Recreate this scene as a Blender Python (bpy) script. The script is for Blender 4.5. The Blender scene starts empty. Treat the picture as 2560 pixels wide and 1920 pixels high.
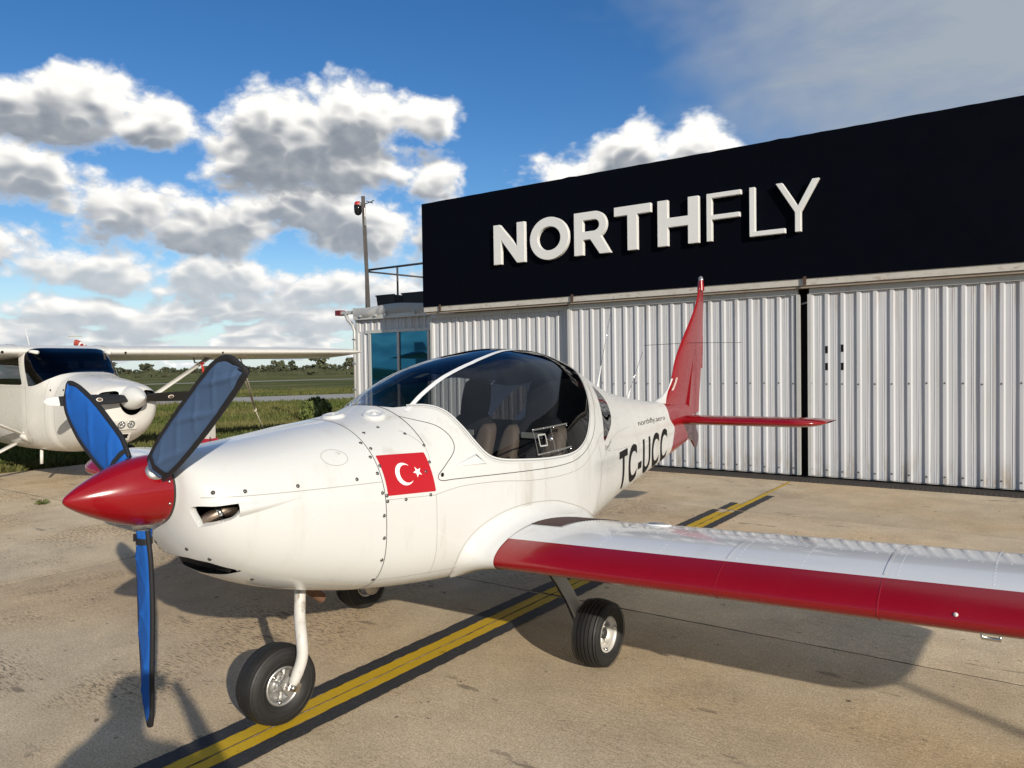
import bpy, bmesh, math, random
import numpy as np
from mathutils import Vector, Matrix
random.seed(7); rng = np.random.default_rng(7)
R_ = math.radians
scene = bpy.context.scene
COL = scene.collection

# ------------------------------------------------------------------ camera
cam_d = bpy.data.cameras.new('camera'); cam = bpy.data.objects.new('camera', cam_d); COL.objects.link(cam)
cam_d.sensor_width = 36.0; cam_d.lens = 26.63; cam_d.clip_start = 0.02; cam_d.clip_end = 6000
CR = Vector((0.8160778, 0.5777593, -0.0145344)); CU = Vector((-0.0018317, 0.0277339, 0.9996137)); CF = Vector((-0.5779392, 0.8157359, -0.0236913))
mw = Matrix((CR, CU, -CF)).transposed().to_4x4(); mw.translation = (0, 0, 1.6)
cam.matrix_world = mw
scene.camera = cam

# ------------------------------------------------------------------ sun, sky, exposure
SUN_EL = 20.3
SUN_H = Vector((0.871, -0.492, 0)).normalized()
sun_dir = (SUN_H * math.cos(R_(SUN_EL)) + Vector((0, 0, math.sin(R_(SUN_EL))))).normalized()
sd = bpy.data.lights.new('sun', 'SUN'); sd.energy = 3.9; sd.angle = R_(0.55); sd.color = (1.0, 0.915, 0.79)
so = bpy.data.objects.new('sun', sd); COL.objects.link(so)
so.rotation_euler = sun_dir.to_track_quat('Z', 'Y').to_euler(); so.location = (20, -12, 12)
vs = scene.view_settings
vs.view_transform = 'Standard'; vs.look = 'None'; vs.gamma = 1.0; vs.exposure = 0.25; vs.use_curve_mapping = False
scene.render.engine = 'CYCLES'
scene.cycles.use_denoising = True
scene.cycles.max_bounces = 7; scene.cycles.diffuse_bounces = 2; scene.cycles.glossy_bounces = 3; scene.cycles.transparent_max_bounces = 16
scene.cycles.caustics_reflective = False; scene.cycles.caustics_refractive = False

world = bpy.data.worlds.new('World'); scene.world = world; world.use_nodes = True
WT = world.node_tree; WT.nodes.clear()
class NG:
    """tiny helper for building shader node trees"""
    def __init__(s, t): s.t = t
    def n(s, typ, **kw):
        nd = s.t.nodes.new(typ)
        for k, v in kw.items(): setattr(nd, k, v)
        return nd
    def link(s, a, b): s.t.links.new(a, b)
    def put(s, sock, v):
        if isinstance(v, bpy.types.NodeSocket): s.t.links.new(v, sock)
        else: sock.default_value = v
    def m(s, op, a, b=None, c=None, clamp=False):
        nd = s.t.nodes.new('ShaderNodeMath'); nd.operation = op; nd.use_clamp = clamp
        s.put(nd.inputs[0], a)
        if b is not None: s.put(nd.inputs[1], b)
        if c is not None: s.put(nd.inputs[2], c)
        return nd.outputs[0]
    def v(s, op, a, b=None):
        nd = s.t.nodes.new('ShaderNodeVectorMath'); nd.operation = op
        s.put(nd.inputs[0], a)
        if b is not None: s.put(nd.inputs[1], b)
        return nd.outputs['Value'] if op in ('LENGTH', 'DISTANCE', 'DOT_PRODUCT') else nd.outputs[0]
    def xyz(s, x, y, z):
        nd = s.t.nodes.new('ShaderNodeCombineXYZ')
        for i, q in enumerate((x, y, z)): s.put(nd.inputs[i], q)
        return nd.outputs[0]
    def sep(s, a):
        nd = s.t.nodes.new('ShaderNodeSeparateXYZ'); s.put(nd.inputs[0], a); return nd.outputs
    def noise(s, vec, scale, detail=4, rough=.5, dist=0, col=False):
        nd = s.t.nodes.new('ShaderNodeTexNoise'); s.put(nd.inputs['Vector'], vec)
        nd.inputs['Scale'].default_value = scale; nd.inputs['Detail'].default_value = detail
        nd.inputs['Roughness'].default_value = rough; nd.inputs['Distortion'].default_value = dist
        return nd.outputs['Color' if col else 'Fac']
    def mix(s, f, a, b, blend='MIX'):
        nd = s.t.nodes.new('ShaderNodeMix'); nd.data_type = 'RGBA'; nd.blend_type = blend
        s.put(nd.inputs[0], f)
        for k, q in ((6, a), (7, b)):
            if isinstance(q, tuple) and len(q) == 3: q = q + (1,)
            s.put(nd.inputs[k], q)
        return nd.outputs[2]
    def ss(s, x, lo, hi):
        nd = s.t.nodes.new('ShaderNodeMapRange'); nd.interpolation_type = 'SMOOTHSTEP'
        s.put(nd.inputs[0], x); nd.inputs[1].default_value = lo; nd.inputs[2].default_value = hi
        return nd.outputs[0]
    def lin(s, x, lo, hi, a=0., b=1.):
        nd = s.t.nodes.new('ShaderNodeMapRange'); s.put(nd.inputs[0], x)
        for i, q in enumerate((lo, hi, a, b)): nd.inputs[1 + i].default_value = q
        return nd.outputs[0]

def build_sky():
    g = NG(WT)
    tc = g.n('ShaderNodeTexCoord').outputs['Generated']
    d = g.v('NORMALIZE', tc)
    sx, sy, sz = g.sep(d)
    az = g.m('ARCTAN2', sx, sy); el = g.m('ARCSINE', sz)
    deg = math.pi / 180
    # heaps of cumulus: azimuth, elevation, half width, half height (degrees)
    near = [(-67.4,16.2,4.2,2.0),(-64.2,17.7,2.7,1.7),(-60.4,16.4,3.5,1.9),(-50.6,15.6,7.2,3.3),(-45.8,17.6,4.6,2.6),(-42.0,17.9,3.2,1.7),(-54.8,14.6,3.8,1.9),(-47.2,14.4,6.4,2.4),(-41.2,13.6,2.8,1.7),(-52.2,18.0,3.2,1.8),
            (-27.2,14.6,4.2,2.1),(-25.6,16.2,2.6,1.9),(-22.4,15.7,3.0,2.0),(-31.0,13.6,3.4,1.6),(-20.2,15.0,1.5,1.2),(-84,15,8,3.0),(-145,15,9,3),(110,15,9,3)]
    mid = [(-68.6,12.6,3.8,1.9),(-62.2,10.8,4.8,2.2),(-58.0,9.8,2.8,1.7),(-50.0,11.4,5.4,2.0),(-46.2,9.8,4.8,2.2),(-54.4,10.4,3.0,2.4),(-70.0,8.2,3.2,1.7),(-40.4,9.4,2.6,3.2),(-112,11,9,2.6),(70,11,9,2.6),(150,10,9,2.6)]
    far = [(-63.5,6.6,6.0,1.7),(-57.4,6.2,3.0,1.6),(-53.6,6.3,2.6,1.8),(-49.0,6.0,5.0,2.0),(-43.8,5.4,4.4,1.7),(-56.0,4.4,8.0,1.2),(-64.0,3.8,7.0,1.3),(-47.0,3.9,8.0,1.1),(-37.6,7.4,3.0,2.4)]
    q = g.xyz(sx, sy, g.m('MULTIPLY', sz, 1.5))
    warp = g.v('MULTIPLY', g.v('SUBTRACT', g.noise(q, 7.5, 3, .5, col=True), (.5, .5, .5)), (.10, .05, 0.))
    def ell(ddeg, daz, heaps):
        p = g.v('ADD', g.xyz(g.m('ADD', az, daz * deg), g.m('ADD', el, ddeg * deg), 0.), warp); best = None
        for (a, e, hw, hh) in heaps:
            t = g.v('MULTIPLY', g.v('SUBTRACT', p, (a * deg, e * deg, 0.)), (1 / (hw * deg), 1 / (hh * deg), 0.))
            L = g.v('LENGTH', t)
            best = L if best is None else g.m('SMOOTH_MIN', best, L, .30)
        return g.m('MAXIMUM', g.m('SUBTRACT', 1.0, best), -1.5)
    def billow(vec, detail):
        n = g.noise(vec, 12., detail, .50); m_ = g.noise(g.v('ADD', vec, (3.1, 1.7, 5.2)), 27., max(1, detail - 2), .55)
        r = g.m('SUBTRACT', 1.0, g.m('MULTIPLY', g.m('ABSOLUTE', g.m('SUBTRACT', m_, .5)), 4.0))
        return g.m('ADD', g.m('MULTIPLY', g.m('SUBTRACT', n, .5), 2.4), g.m('MULTIPLY', g.m('SUBTRACT', r, .6), -.45))
    up = g.v('ADD', q, (.006, .0035, .016))
    n0 = billow(q, 6); n1 = billow(up, 3)
    # low ranks of small distant cumulus towards the horizon, the same all the way round
    pr = g.v('MULTIPLY', d, (7., 7., 22.)); low = g.noise(pr, 1.9, 6, .56); low1 = g.noise(g.v('ADD', pr, (.05, .03, .26)), 1.9, 2, .5)
    lm = g.m('MULTIPLY', g.ss(el, -.03, .02), g.m('SUBTRACT', 1.0, g.ss(el, .06, .11)))
    lowd = g.m('MULTIPLY', g.m('SUBTRACT', g.m('ADD', low, g.m('MULTIPLY', lm, .60)), 1.02), 5.0)
    lowd1 = g.m('MULTIPLY', g.m('SUBTRACT', g.m('ADD', low1, g.m('MULTIPLY', lm, .60)), 1.04), 4.0)
    emb = g.m('MULTIPLY', g.m('SUBTRACT', n1, n0), .22)
    def layer(heaps, lift, soft, dark, extra=None, grow=0.):
        d0 = g.m('ADD', g.m('ADD', ell(0., 0., heaps), grow), g.m('MULTIPLY', n0, .82)); d1 = g.m('ADD', g.m('ADD', ell(lift, .5, heaps), grow * .6), g.m('MULTIPLY', n1, .82))
        if extra: d0 = g.m('MAXIMUM', d0, extra[0]); d1 = g.m('MAXIMUM', d1, extra[1])
        sh = g.m('ADD', g.m('MULTIPLY', g.ss(d1, -.18, .72), .93), emb, clamp=True)
        lit = g.mix(g.ss(d0, .0, .55), (.66, .71, .78), (1.0, .975, .925))
        return g.ss(d0, -.08, soft + .06), g.mix(sh, lit, dark)
    a3, c3 = layer(far, .85, .34, (.47, .515, .56), (lowd, lowd1))
    a2, c2 = layer(mid, 1.35, .36, (.29, .325, .375), None, .14)
    a1, c1 = layer(near, 1.9, .38, (.245, .275, .32), None, .16)
    inv = lambda x: g.m('SUBTRACT', 1.0, x)
    ccol = g.mix(a1, g.mix(a2, c3, c2), c1)
    alpha = inv(g.m('MULTIPLY', inv(a1), g.m('MULTIPLY', inv(a2), inv(a3))))
    # high thin veil spreading from the right
    vd = g.v('DIVIDE', d, g.xyz(g.m('ADD', sz, .15), g.m('ADD', sz, .15), 1.0))
    veil = g.noise(g.v('MULTIPLY', vd, (.7, 1.9, 1.)), 1.3, 7, .60, .5)
    vmask = g.ss(g.m('ADD', az, g.m('MULTIPLY', g.m('SUBTRACT', g.noise(q, 3.5, 4, .6), .5), .8)), -.50, -.12)
    vm = g.m('MULTIPLY', g.m('ADD', g.m('MULTIPLY', g.ss(veil, .36, .64), .36), .70), g.m('MULTIPLY', vmask, g.ss(el, .10, .22)))
    sky = g.n('ShaderNodeTexSky', sky_type='NISHITA'); sky.sun_disc = False
    sky.sun_elevation = R_(SUN_EL); sky.sun_rotation = math.atan2(SUN_H.x, SUN_H.y)
    sky.air_density = 1.0; sky.dust_density = .0; sky.ozone_density = 2.6; sky.altitude = 300
    hs = g.n('ShaderNodeHueSaturation'); hs.inputs['Saturation'].default_value = 1.30; hs.inputs['Hue'].default_value = .508; g.link(sky.outputs[0], hs.inputs['Color'])
    bgs = g.n('ShaderNodeBackground'); g.link(g.mix(g.m('MULTIPLY', g.m('SUBTRACT', 1.0, g.ss(el, -.02, .16)), .80), hs.outputs[0], (5.2, 6.6, 7.9)), bgs.inputs[0]); bgs.inputs[1].default_value = .090
    bgv = g.n('ShaderNodeBackground'); bgv.inputs[0].default_value = (.40, .455, .53, 1); bgv.inputs[1].default_value = .78
    bgc = g.n('ShaderNodeBackground'); g.link(ccol, bgc.inputs[0]); bgc.inputs[1].default_value = .92
    mx = g.n('ShaderNodeMixShader'); g.link(vm, mx.inputs[0]); g.link(bgs.outputs[0], mx.inputs[1]); g.link(bgv.outputs[0], mx.inputs[2])
    m2 = g.n('ShaderNodeMixShader'); g.link(alpha, m2.inputs[0]); g.link(mx.outputs[0], m2.inputs[1]); g.link(bgc.outputs[0], m2.inputs[2])
    out = g.n('ShaderNodeOutputWorld'); g.link(m2.outputs[0], out.inputs[0])
build_sky()
world.cycles.sampling_method = 'MANUAL'; world.cycles.sample_map_resolution = 512

# ------------------------------------------------------------------ materials
MATS = {}
def mat(name, col, rough=.5, metal=0., var=.06, vs=3., bump=0., bs=60., coat=0., spec=.5, dirt=None, dirt_amt=0., dirt_vs=(3, 3, .5), rnd=0.):
    if name in MATS: return MATS[name]
    m = bpy.data.materials.new(name); m.use_nodes = True; t = m.node_tree; g = NG(t)
    b = t.nodes['Principled BSDF']; b.inputs['Roughness'].default_value = rough; b.inputs['Metallic'].default_value = metal
    b.inputs['Coat Weight'].default_value = coat; b.inputs['Coat Roughness'].default_value = .05
    b.inputs['Specular IOR Level'].default_value = spec
    tc = g.n('ShaderNodeTexCoord').outputs['Object']
    nz = g.noise(tc, vs, 5, .6)
    c = g.mix(nz, tuple(x * (1 - var) for x in col), tuple(min(1, x * (1 + var)) for x in col))
    if dirt:
        dn = g.noise(g.v('MULTIPLY', tc, dirt_vs), 2.2, 6, .65)
        c = g.mix(g.m('MULTIPLY', g.ss(dn, .52, .78), dirt_amt), c, dirt)
    if rnd:
        oi = g.n('ShaderNodeObjectInfo').outputs['Random']
        c = g.mix(1.0, c, g.xyz(*[g.lin(oi, 0, 1, 1 - rnd, 1 + rnd)] * 3), 'MULTIPLY')
    g.put(b.inputs['Base Color'], c)
    rn = g.noise(tc, vs * 2.3, 4, .6)
    g.put(b.inputs['Roughness'], g.lin(rn, .3, .7, max(0, rough - .06), rough + .08))
    if bump:
        bn = g.n('ShaderNodeBump'); bn.inputs['Strength'].default_value = bump; bn.inputs['Distance'].default_value = .01
        g.link(g.noise(tc, bs, 5, .6), bn.inputs['Height']); g.link(bn.outputs[0], b.inputs['Normal'])
    MATS[name] = m; return m
def glass(name, tint, refl_rough=.0, refl_col=(1, 1, 1), ior=1.5, opac=None):
    if name in MATS: return MATS[name]
    m = bpy.data.materials.new(name); m.use_nodes = True; t = m.node_tree; t.nodes.clear(); g = NG(t)
    tr = g.n('ShaderNodeBsdfTransparent'); tr.inputs[0].default_value = tint + (1,)
    gl = g.n('ShaderNodeBsdfGlossy'); gl.inputs['Roughness'].default_value = refl_rough; gl.inputs['Color'].default_value = refl_col + (1,)
    lw = g.n('ShaderNodeLayerWeight'); lw.inputs[0].default_value = .5; f0 = ((ior - 1) / (ior + 1)) ** 2
    fac = g.m('ADD', g.m('MULTIPLY', g.m('POWER', lw.outputs['Facing'], 5.0), 1 - f0), f0)
    mx = g.n('ShaderNodeMixShader'); g.link(fac, mx.inputs[0]); g.link(tr.outputs[0], mx.inputs[1]); g.link(gl.outputs[0], mx.inputs[2])
    o = g.n('ShaderNodeOutputMaterial'); g.link(mx.outputs[0], o.inputs[0])
    MATS[name] = m; return m

WHITE = mat('white_paint', (.645, .65, .638), .22, var=.02, vs=1.5, coat=.55, dirt=(.42, .38, .30), dirt_amt=.26)
WHITE2 = mat('white_paint_worn', (.62, .622, .605), .30, var=.03, vs=2, coat=.2, dirt=(.34, .30, .23), dirt_amt=.55, dirt_vs=(3.4, 3.4, .45))
WHITEW = mat('wing_skin_white', (.70, .71, .72), .16, var=.02, vs=1.5, coat=.6, bump=.03, bs=5., dirt=(.55, .53, .5), dirt_amt=.25, dirt_vs=(4, 1, 1))
RED = mat('red_paint', (.255, .0022, .0065), .22, var=.06, vs=2, coat=.45)
BLACKP = mat('black_print', (.006, .006, .007), .6, var=.1, spec=.2)
SEAM = mat('seam_dark', (.06, .055, .05), .7, var=.2)
SEAML = mat('seam_grey', (.33, .32, .30), .6, var=.15)
RUBBER = mat('rubber', (.014, .0135, .013), .6, var=.35, vs=9, bump=.12, bs=40, dirt=(.05, .045, .04), dirt_amt=.3, dirt_vs=(3, 3, 3))
METAL = mat('cast_aluminium', (.56, .55, .53), .38, .85, var=.15, vs=25, bump=.1, bs=90)
CHROME = mat('bright_metal', (.62, .60, .57), .18, 1., var=.1, vs=20)
DARKM = mat('dark_metal', (.05, .048, .045), .5, .4, var=.3, vs=20)
SCREW = mat('screw_dark', (.13, .125, .12), .38, .7, var=.3, vs=80)
BLUE = mat('blue_canvas', (.010, .10, .40), .78, var=.14, vs=5, bump=.16, bs=9, spec=.3)
BLUE2 = mat('faded_blue_canvas', (.060, .108, .205), .8, var=.12, vs=5, bump=.16, bs=9, spec=.3)
BIND = mat('black_webbing', (.012, .012, .014), .7, var=.3, vs=60, bump=.3, bs=300)
SEATB = mat('seat_black_fabric', (.016, .017, .022), .85, var=.25, vs=20)
SEATT = mat('seat_tan_leather', (.22, .165, .125), .6, var=.1, vs=8)
CABIN = mat('cabin_dark', (.035, .034, .033), .75, var=.3, vs=8)
CANOPY = glass('canopy_glass', (.56, .58, .59), ior=1.5)
TINT = glass('canopy_tint_film', (.045, .065, .13), refl_rough=.03, ior=1.55)
REARG = glass('rear_window_glass', (.10, .10, .11), ior=1.6)
NAVY = mat('navy_cladding', (.0011, .0019, .0052), .85, var=.2, vs=2, spec=.06)
LETTER = mat('letter_white', (.72, .72, .70), .5, var=.05, vs=4)
def cladmat():
    m = bpy.data.materials.new('corrugated_cladding'); m.use_nodes = True; g = NG(m.node_tree); b = m.node_tree.nodes['Principled BSDF']
    P = g.n('ShaderNodeNewGeometry').outputs['Position']; X, Y, Z = g.sep(P)
    sheet = g.noise(g.xyz(g.m('FLOOR', g.m('MULTIPLY', X, 1.0)), 0., 0.), 3.7, 0, .5)
    c = g.mix(g.noise(P, 1.2, 5, .6), (.49, .50, .52), (.545, .555, .575)); c = g.mix(1.0, c, g.xyz(*[g.lin(sheet, .3, .7, .93, 1.05)] * 3), 'MULTIPLY')
    runs = g.noise(g.v('MULTIPLY', P, (16., 16., .5)), 1.0, 5, .65); c = g.mix(g.m('MULTIPLY', g.ss(runs, .54, .74), .34), c, (.36, .31, .24))
    edge = g.m('MULTIPLY', g.m('SUBTRACT', 1.0, g.ss(Z, .04, .5)), g.ss(g.noise(g.v('MULTIPLY', P, (9., 9., 2.)), 1., 5, .65), .42, .68)); c = g.mix(g.m('MULTIPLY', edge, .7), c, (.30, .235, .155))
    top = g.m('MULTIPLY', g.ss(Z, 2.0, 2.55), g.ss(g.noise(g.v('MULTIPLY', P, (22., 22., .8)), 1., 4, .6), .52, .68)); c = g.mix(g.m('MULTIPLY', top, .55), c, (.30, .20, .13))
    g.put(b.inputs['Base Color'], c); b.inputs['Roughness'].default_value = .42
    bn = g.n('ShaderNodeBump'); bn.inputs['Strength'].default_value = .22; bn.inputs['Distance'].default_value = .02
    g.link(g.noise(P, 2.6, 4, .55), bn.inputs['Height']); g.link(bn.outputs[0], b.inputs['Normal']); return m
CLAD = cladmat()
FRAME = mat('aluminium_frame', (.52, .52, .50), .45, .2, var=.08, dirt=(.33, .25, .18), dirt_amt=.5)
RUST = mat('rusty_iron', (.17, .09, .055), .8, var=.4, vs=14)
STEELP = mat('dark_steel_paint', (.055, .05, .05), .6, var=.2)
TARP = mat('grey_tarpaulin', (.38, .38, .375), .6, var=.12, vs=5, bump=.4, bs=9)
WINB = None

# ------------------------------------------------------------------ object helpers
def tag(o, label=None, cat=None, group=None, kind=None):
    for k, v in (('label', label), ('category', cat), ('group', group), ('kind', kind)):
        if v: o[k] = v
    return o
def mesh(name, V, F, N=None, smooth=False):
    me = bpy.data.meshes.new(name); me.from_pydata([tuple(map(float, v)) for v in V], [], [tuple(f) for f in F])
    if smooth or N is not None: me.shade_smooth()
    me.update()
    if N is not None and len(N) == len(me.vertices): me.normals_split_custom_set_from_vertices([tuple(map(float, n)) for n in N])
    return me
def link(name, me, m=None, parent=None):
    o = bpy.data.objects.new(name, me); COL.objects.link(o)
    if m is not None and not me.materials: me.materials.append(m)
    if parent is not None: o.parent = parent
    return o
def obj(name, mb, m, parent=None, smooth=False):
    if isinstance(mb, MB): return link(name, mesh(name, mb.V, mb.F, None, smooth or mb.smooth), m, parent)
    V, N, F = mb; V = np.asarray(V, float); N = np.asarray(N, float); G = []
    for f in F:      # wind every face to agree with its normals
        c = np.cross(V[f[2]] - V[f[0]], V[f[3] if len(f) > 3 else f[1]] - V[f[1] if len(f) > 3 else f[0]])
        if len(f) == 3: c = -c
        G.append(tuple(f) if c @ (N[f[0]] + N[f[1]] + N[f[2]]) >= 0 else tuple(f)[::-1])
    F = G
    return link(name, mesh(name, V, F, N, True), m, parent)
def empty(name, loc, rz=0., label=None, cat=None, group=None):
    o = bpy.data.objects.new(name, None); COL.objects.link(o); o.location = loc; o.rotation_euler = (0, 0, rz); o.empty_display_size = .2
    return tag(o, label, cat, group)
class MB:
    def __init__(s, smooth=False): s.V = []; s.F = []; s.smooth = smooth
    def add(s, V, F):
        k = len(s.V); s.V += [tuple(v) for v in V]; s.F += [tuple(i + k for i in f) for f in F]; return s
    def box(s, c, d, rot=None):
        V = [Vector((x * d[0] / 2, y * d[1] / 2, z * d[2] / 2)) for x in (-1, 1) for y in (-1, 1) for z in (-1, 1)]
        if rot is not None: V = [rot @ v for v in V]
        V = [v + Vector(c) for v in V]
        return s.add(V, [(0, 1, 3, 2), (4, 6, 7, 5), (0, 4, 5, 1), (2, 3, 7, 6), (0, 2, 6, 4), (1, 5, 7, 3)])
    def b2(s, lo, hi): return s.box([(a + b) / 2 for a, b in zip(lo, hi)], [b - a for a, b in zip(lo, hi)])
    def tube(s, pts, r, n=12, cap=True, flat=None):
        P = [Vector(p) for p in pts]; rr = r if isinstance(r, (list, tuple)) else [r] * len(P)
        up = None; rings = []
        for i, p in enumerate(P):
            t = (P[min(i + 1, len(P) - 1)] - P[max(i - 1, 0)]).normalized()
            if up is None:
                a = Vector((0, 0, 1)) if abs(t.z) < .9 else Vector((1, 0, 0))
                up = (a - t * a.dot(t)).normalized()
            else: up = (up - t * up.dot(t)).normalized()
            sd_ = t.cross(up); fx = flat or (1, 1)
            rings.append([p + (up * math.cos(2 * math.pi * k / n) * fx[0] + sd_ * math.sin(2 * math.pi * k / n) * fx[1]) * rr[i] for k in range(n)])
        V = [v for rg in rings for v in rg]; F = []
        for i in range(len(P) - 1):
            for k in range(n): F.append((i * n + k, i * n + (k + 1) % n, (i + 1) * n + (k + 1) % n, (i + 1) * n + k))
        if cap: F += [tuple(range(n))[::-1], tuple(range((len(P) - 1) * n, len(P) * n))]
        return s.add(V, F)
    def lathe(s, prof, n=32, axis='x', c=(0, 0, 0)):
        """prof: (axial, radius) pairs"""
        V = []
        for a, r in prof:
            for k in range(n):
                t = 2 * math.pi * k / n; q = (r * math.cos(t), r * math.sin(t))
                p = {'x': (a, q[0], q[1]), 'y': (q[0], a, q[1]), 'z': (q[0], q[1], a)}[axis]
                V.append(tuple(p[i] + c[i] for i in range(3)))
        F = [(i * n + k, i * n + (k + 1) % n, (i + 1) * n + (k + 1) % n, (i + 1) * n + k) for i in range(len(prof) - 1) for k in range(n)]
        return s.add(V, F)
    def prism(s, poly, y0, y1):
        """extrude an (x,z) outline from y0 to y1"""
        n = len(poly); V = [(x, y0, z) for x, z in poly] + [(x, y1, z) for x, z in poly]
        F = [tuple(range(n)), tuple(range(n, 2 * n))[::-1]] + [(i, i + n, (i + 1) % n + n, (i + 1) % n) for i in range(n)]
        return s.add(V, F)

def clip(m, g):
    """split a mesh (V,N,F) along the zero line of the per-vertex field g -> (g>0 part, g<0 part)"""
    V, N, F = m; V = list(map(tuple, V)); N = list(map(tuple, N)); g = list(map(float, g)); cache = {}
    pos, neg = [], []
    def cut(i, j):
        k = (i, j) if i < j else (j, i)
        if k not in cache:
            a, b = k; t = g[a] / (g[a] - g[b])
            V.append(tuple(V[a][c] * (1 - t) + V[b][c] * t for c in range(3)))
            n = Vector([N[a][c] * (1 - t) + N[b][c] * t for c in range(3)])
            if n.length > 0: n.normalize()
            N.append(tuple(n)); g.append(0.); cache[k] = len(V) - 1
        return cache[k]
    for f in F:
        gs = [g[i] for i in f]
        if min(gs) >= 0: pos.append(f); continue
        if max(gs) <= 0: neg.append(f); continue
        p, q = [], []
        for a in range(len(f)):
            i, j = f[a], f[(a + 1) % len(f)]
            if g[i] >= 0: p.append(i)
            if g[i] <= 0: q.append(i)
            if g[i] * g[j] < 0:
                c = cut(i, j); p.append(c); q.append(c)
        if len(p) > 2: pos.append(tuple(p))
        if len(q) > 2: neg.append(tuple(q))
    def pack(FF):
        idx = {}; W, M_ = [], []; G = []
        for f in FF:
            r = []
            for i in f:
                if i not in idx: idx[i] = len(W); W.append(V[i]); M_.append(N[i])
                r.append(idx[i])
            G.append(tuple(r))
        return (np.array(W).reshape(-1, 3), np.array(M_).reshape(-1, 3), G)
    return pack(pos), pack(neg)
def sdpoly(P, poly):
    """signed distance to a closed polygon, positive inside"""
    P = np.asarray(P, float); d2 = np.full(len(P), 1e9); ins = np.zeros(len(P), bool); n = len(poly)
    for i in range(n):
        a = np.array(poly[i]); b = np.array(poly[(i + 1) % n]); ab = b - a
        t = np.clip(((P - a) @ ab) / (ab @ ab), 0, 1); d = P - a - t[:, None] * ab
        d2 = np.minimum(d2, (d * d).sum(1))
        c = (a[1] > P[:, 1]) != (b[1] > P[:, 1])
        with np.errstate(divide='ignore', invalid='ignore'):
            xx = a[0] + (P[:, 1] - a[1]) / (b[1] - a[1] if b[1] != a[1] else 1e-12) * ab[0]
        ins ^= c & (P[:, 0] < xx)
    return np.where(ins, 1, -1) * np.sqrt(d2)
def pchip(x, y):
    x = np.array(x, float); y = np.array(y, float); h = np.diff(x); d = np.diff(y) / h; m = np.zeros(len(x))
    for i in range(1, len(x) - 1):
        if d[i - 1] * d[i] > 0:
            w1 = 2 * h[i] + h[i - 1]; w2 = h[i] + 2 * h[i - 1]; m[i] = (w1 + w2) / (w1 / d[i - 1] + w2 / d[i])
    m[0], m[-1] = d[0], d[-1]
    def f(q):
        q = np.clip(np.asarray(q, float), x[0], x[-1]); i = np.clip(np.searchsorted(x, q) - 1, 0, len(x) - 2)
        t = (q - x[i]) / h[i]
        return ((1 + 2 * t) * (1 - t) ** 2 * y[i] + t * (1 - t) ** 2 * h[i] * m[i] + t * t * (3 - 2 * t) * y[i + 1] + t * t * (t - 1) * h[i] * m[i + 1])
    return f
def smooth_curve(pts, n=60, closed=False):
    """Catmull-Rom through 2D/3D points"""
    P = [np.array(p, float) for p in pts]; out = []
    m = len(P) if closed else len(P) - 1
    for i in range(m):
        if closed: a, b, c, d = P[i - 1], P[i], P[(i + 1) % len(P)], P[(i + 2) % len(P)]
        else: a, b, c, d = P[max(i - 1, 0)], P[i], P[i + 1], P[min(i + 2, len(P) - 1)]
        k = max(2, n // m)
        for t in np.arange(k) / k: out.append(.5 * (2 * b + (c - a) * t + (2 * a - 5 * b + 4 * c - d) * t * t + (3 * b - a - 3 * c + d) * t ** 3))
    if not closed: out.append(P[-1])
    return np.array(out)
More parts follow.
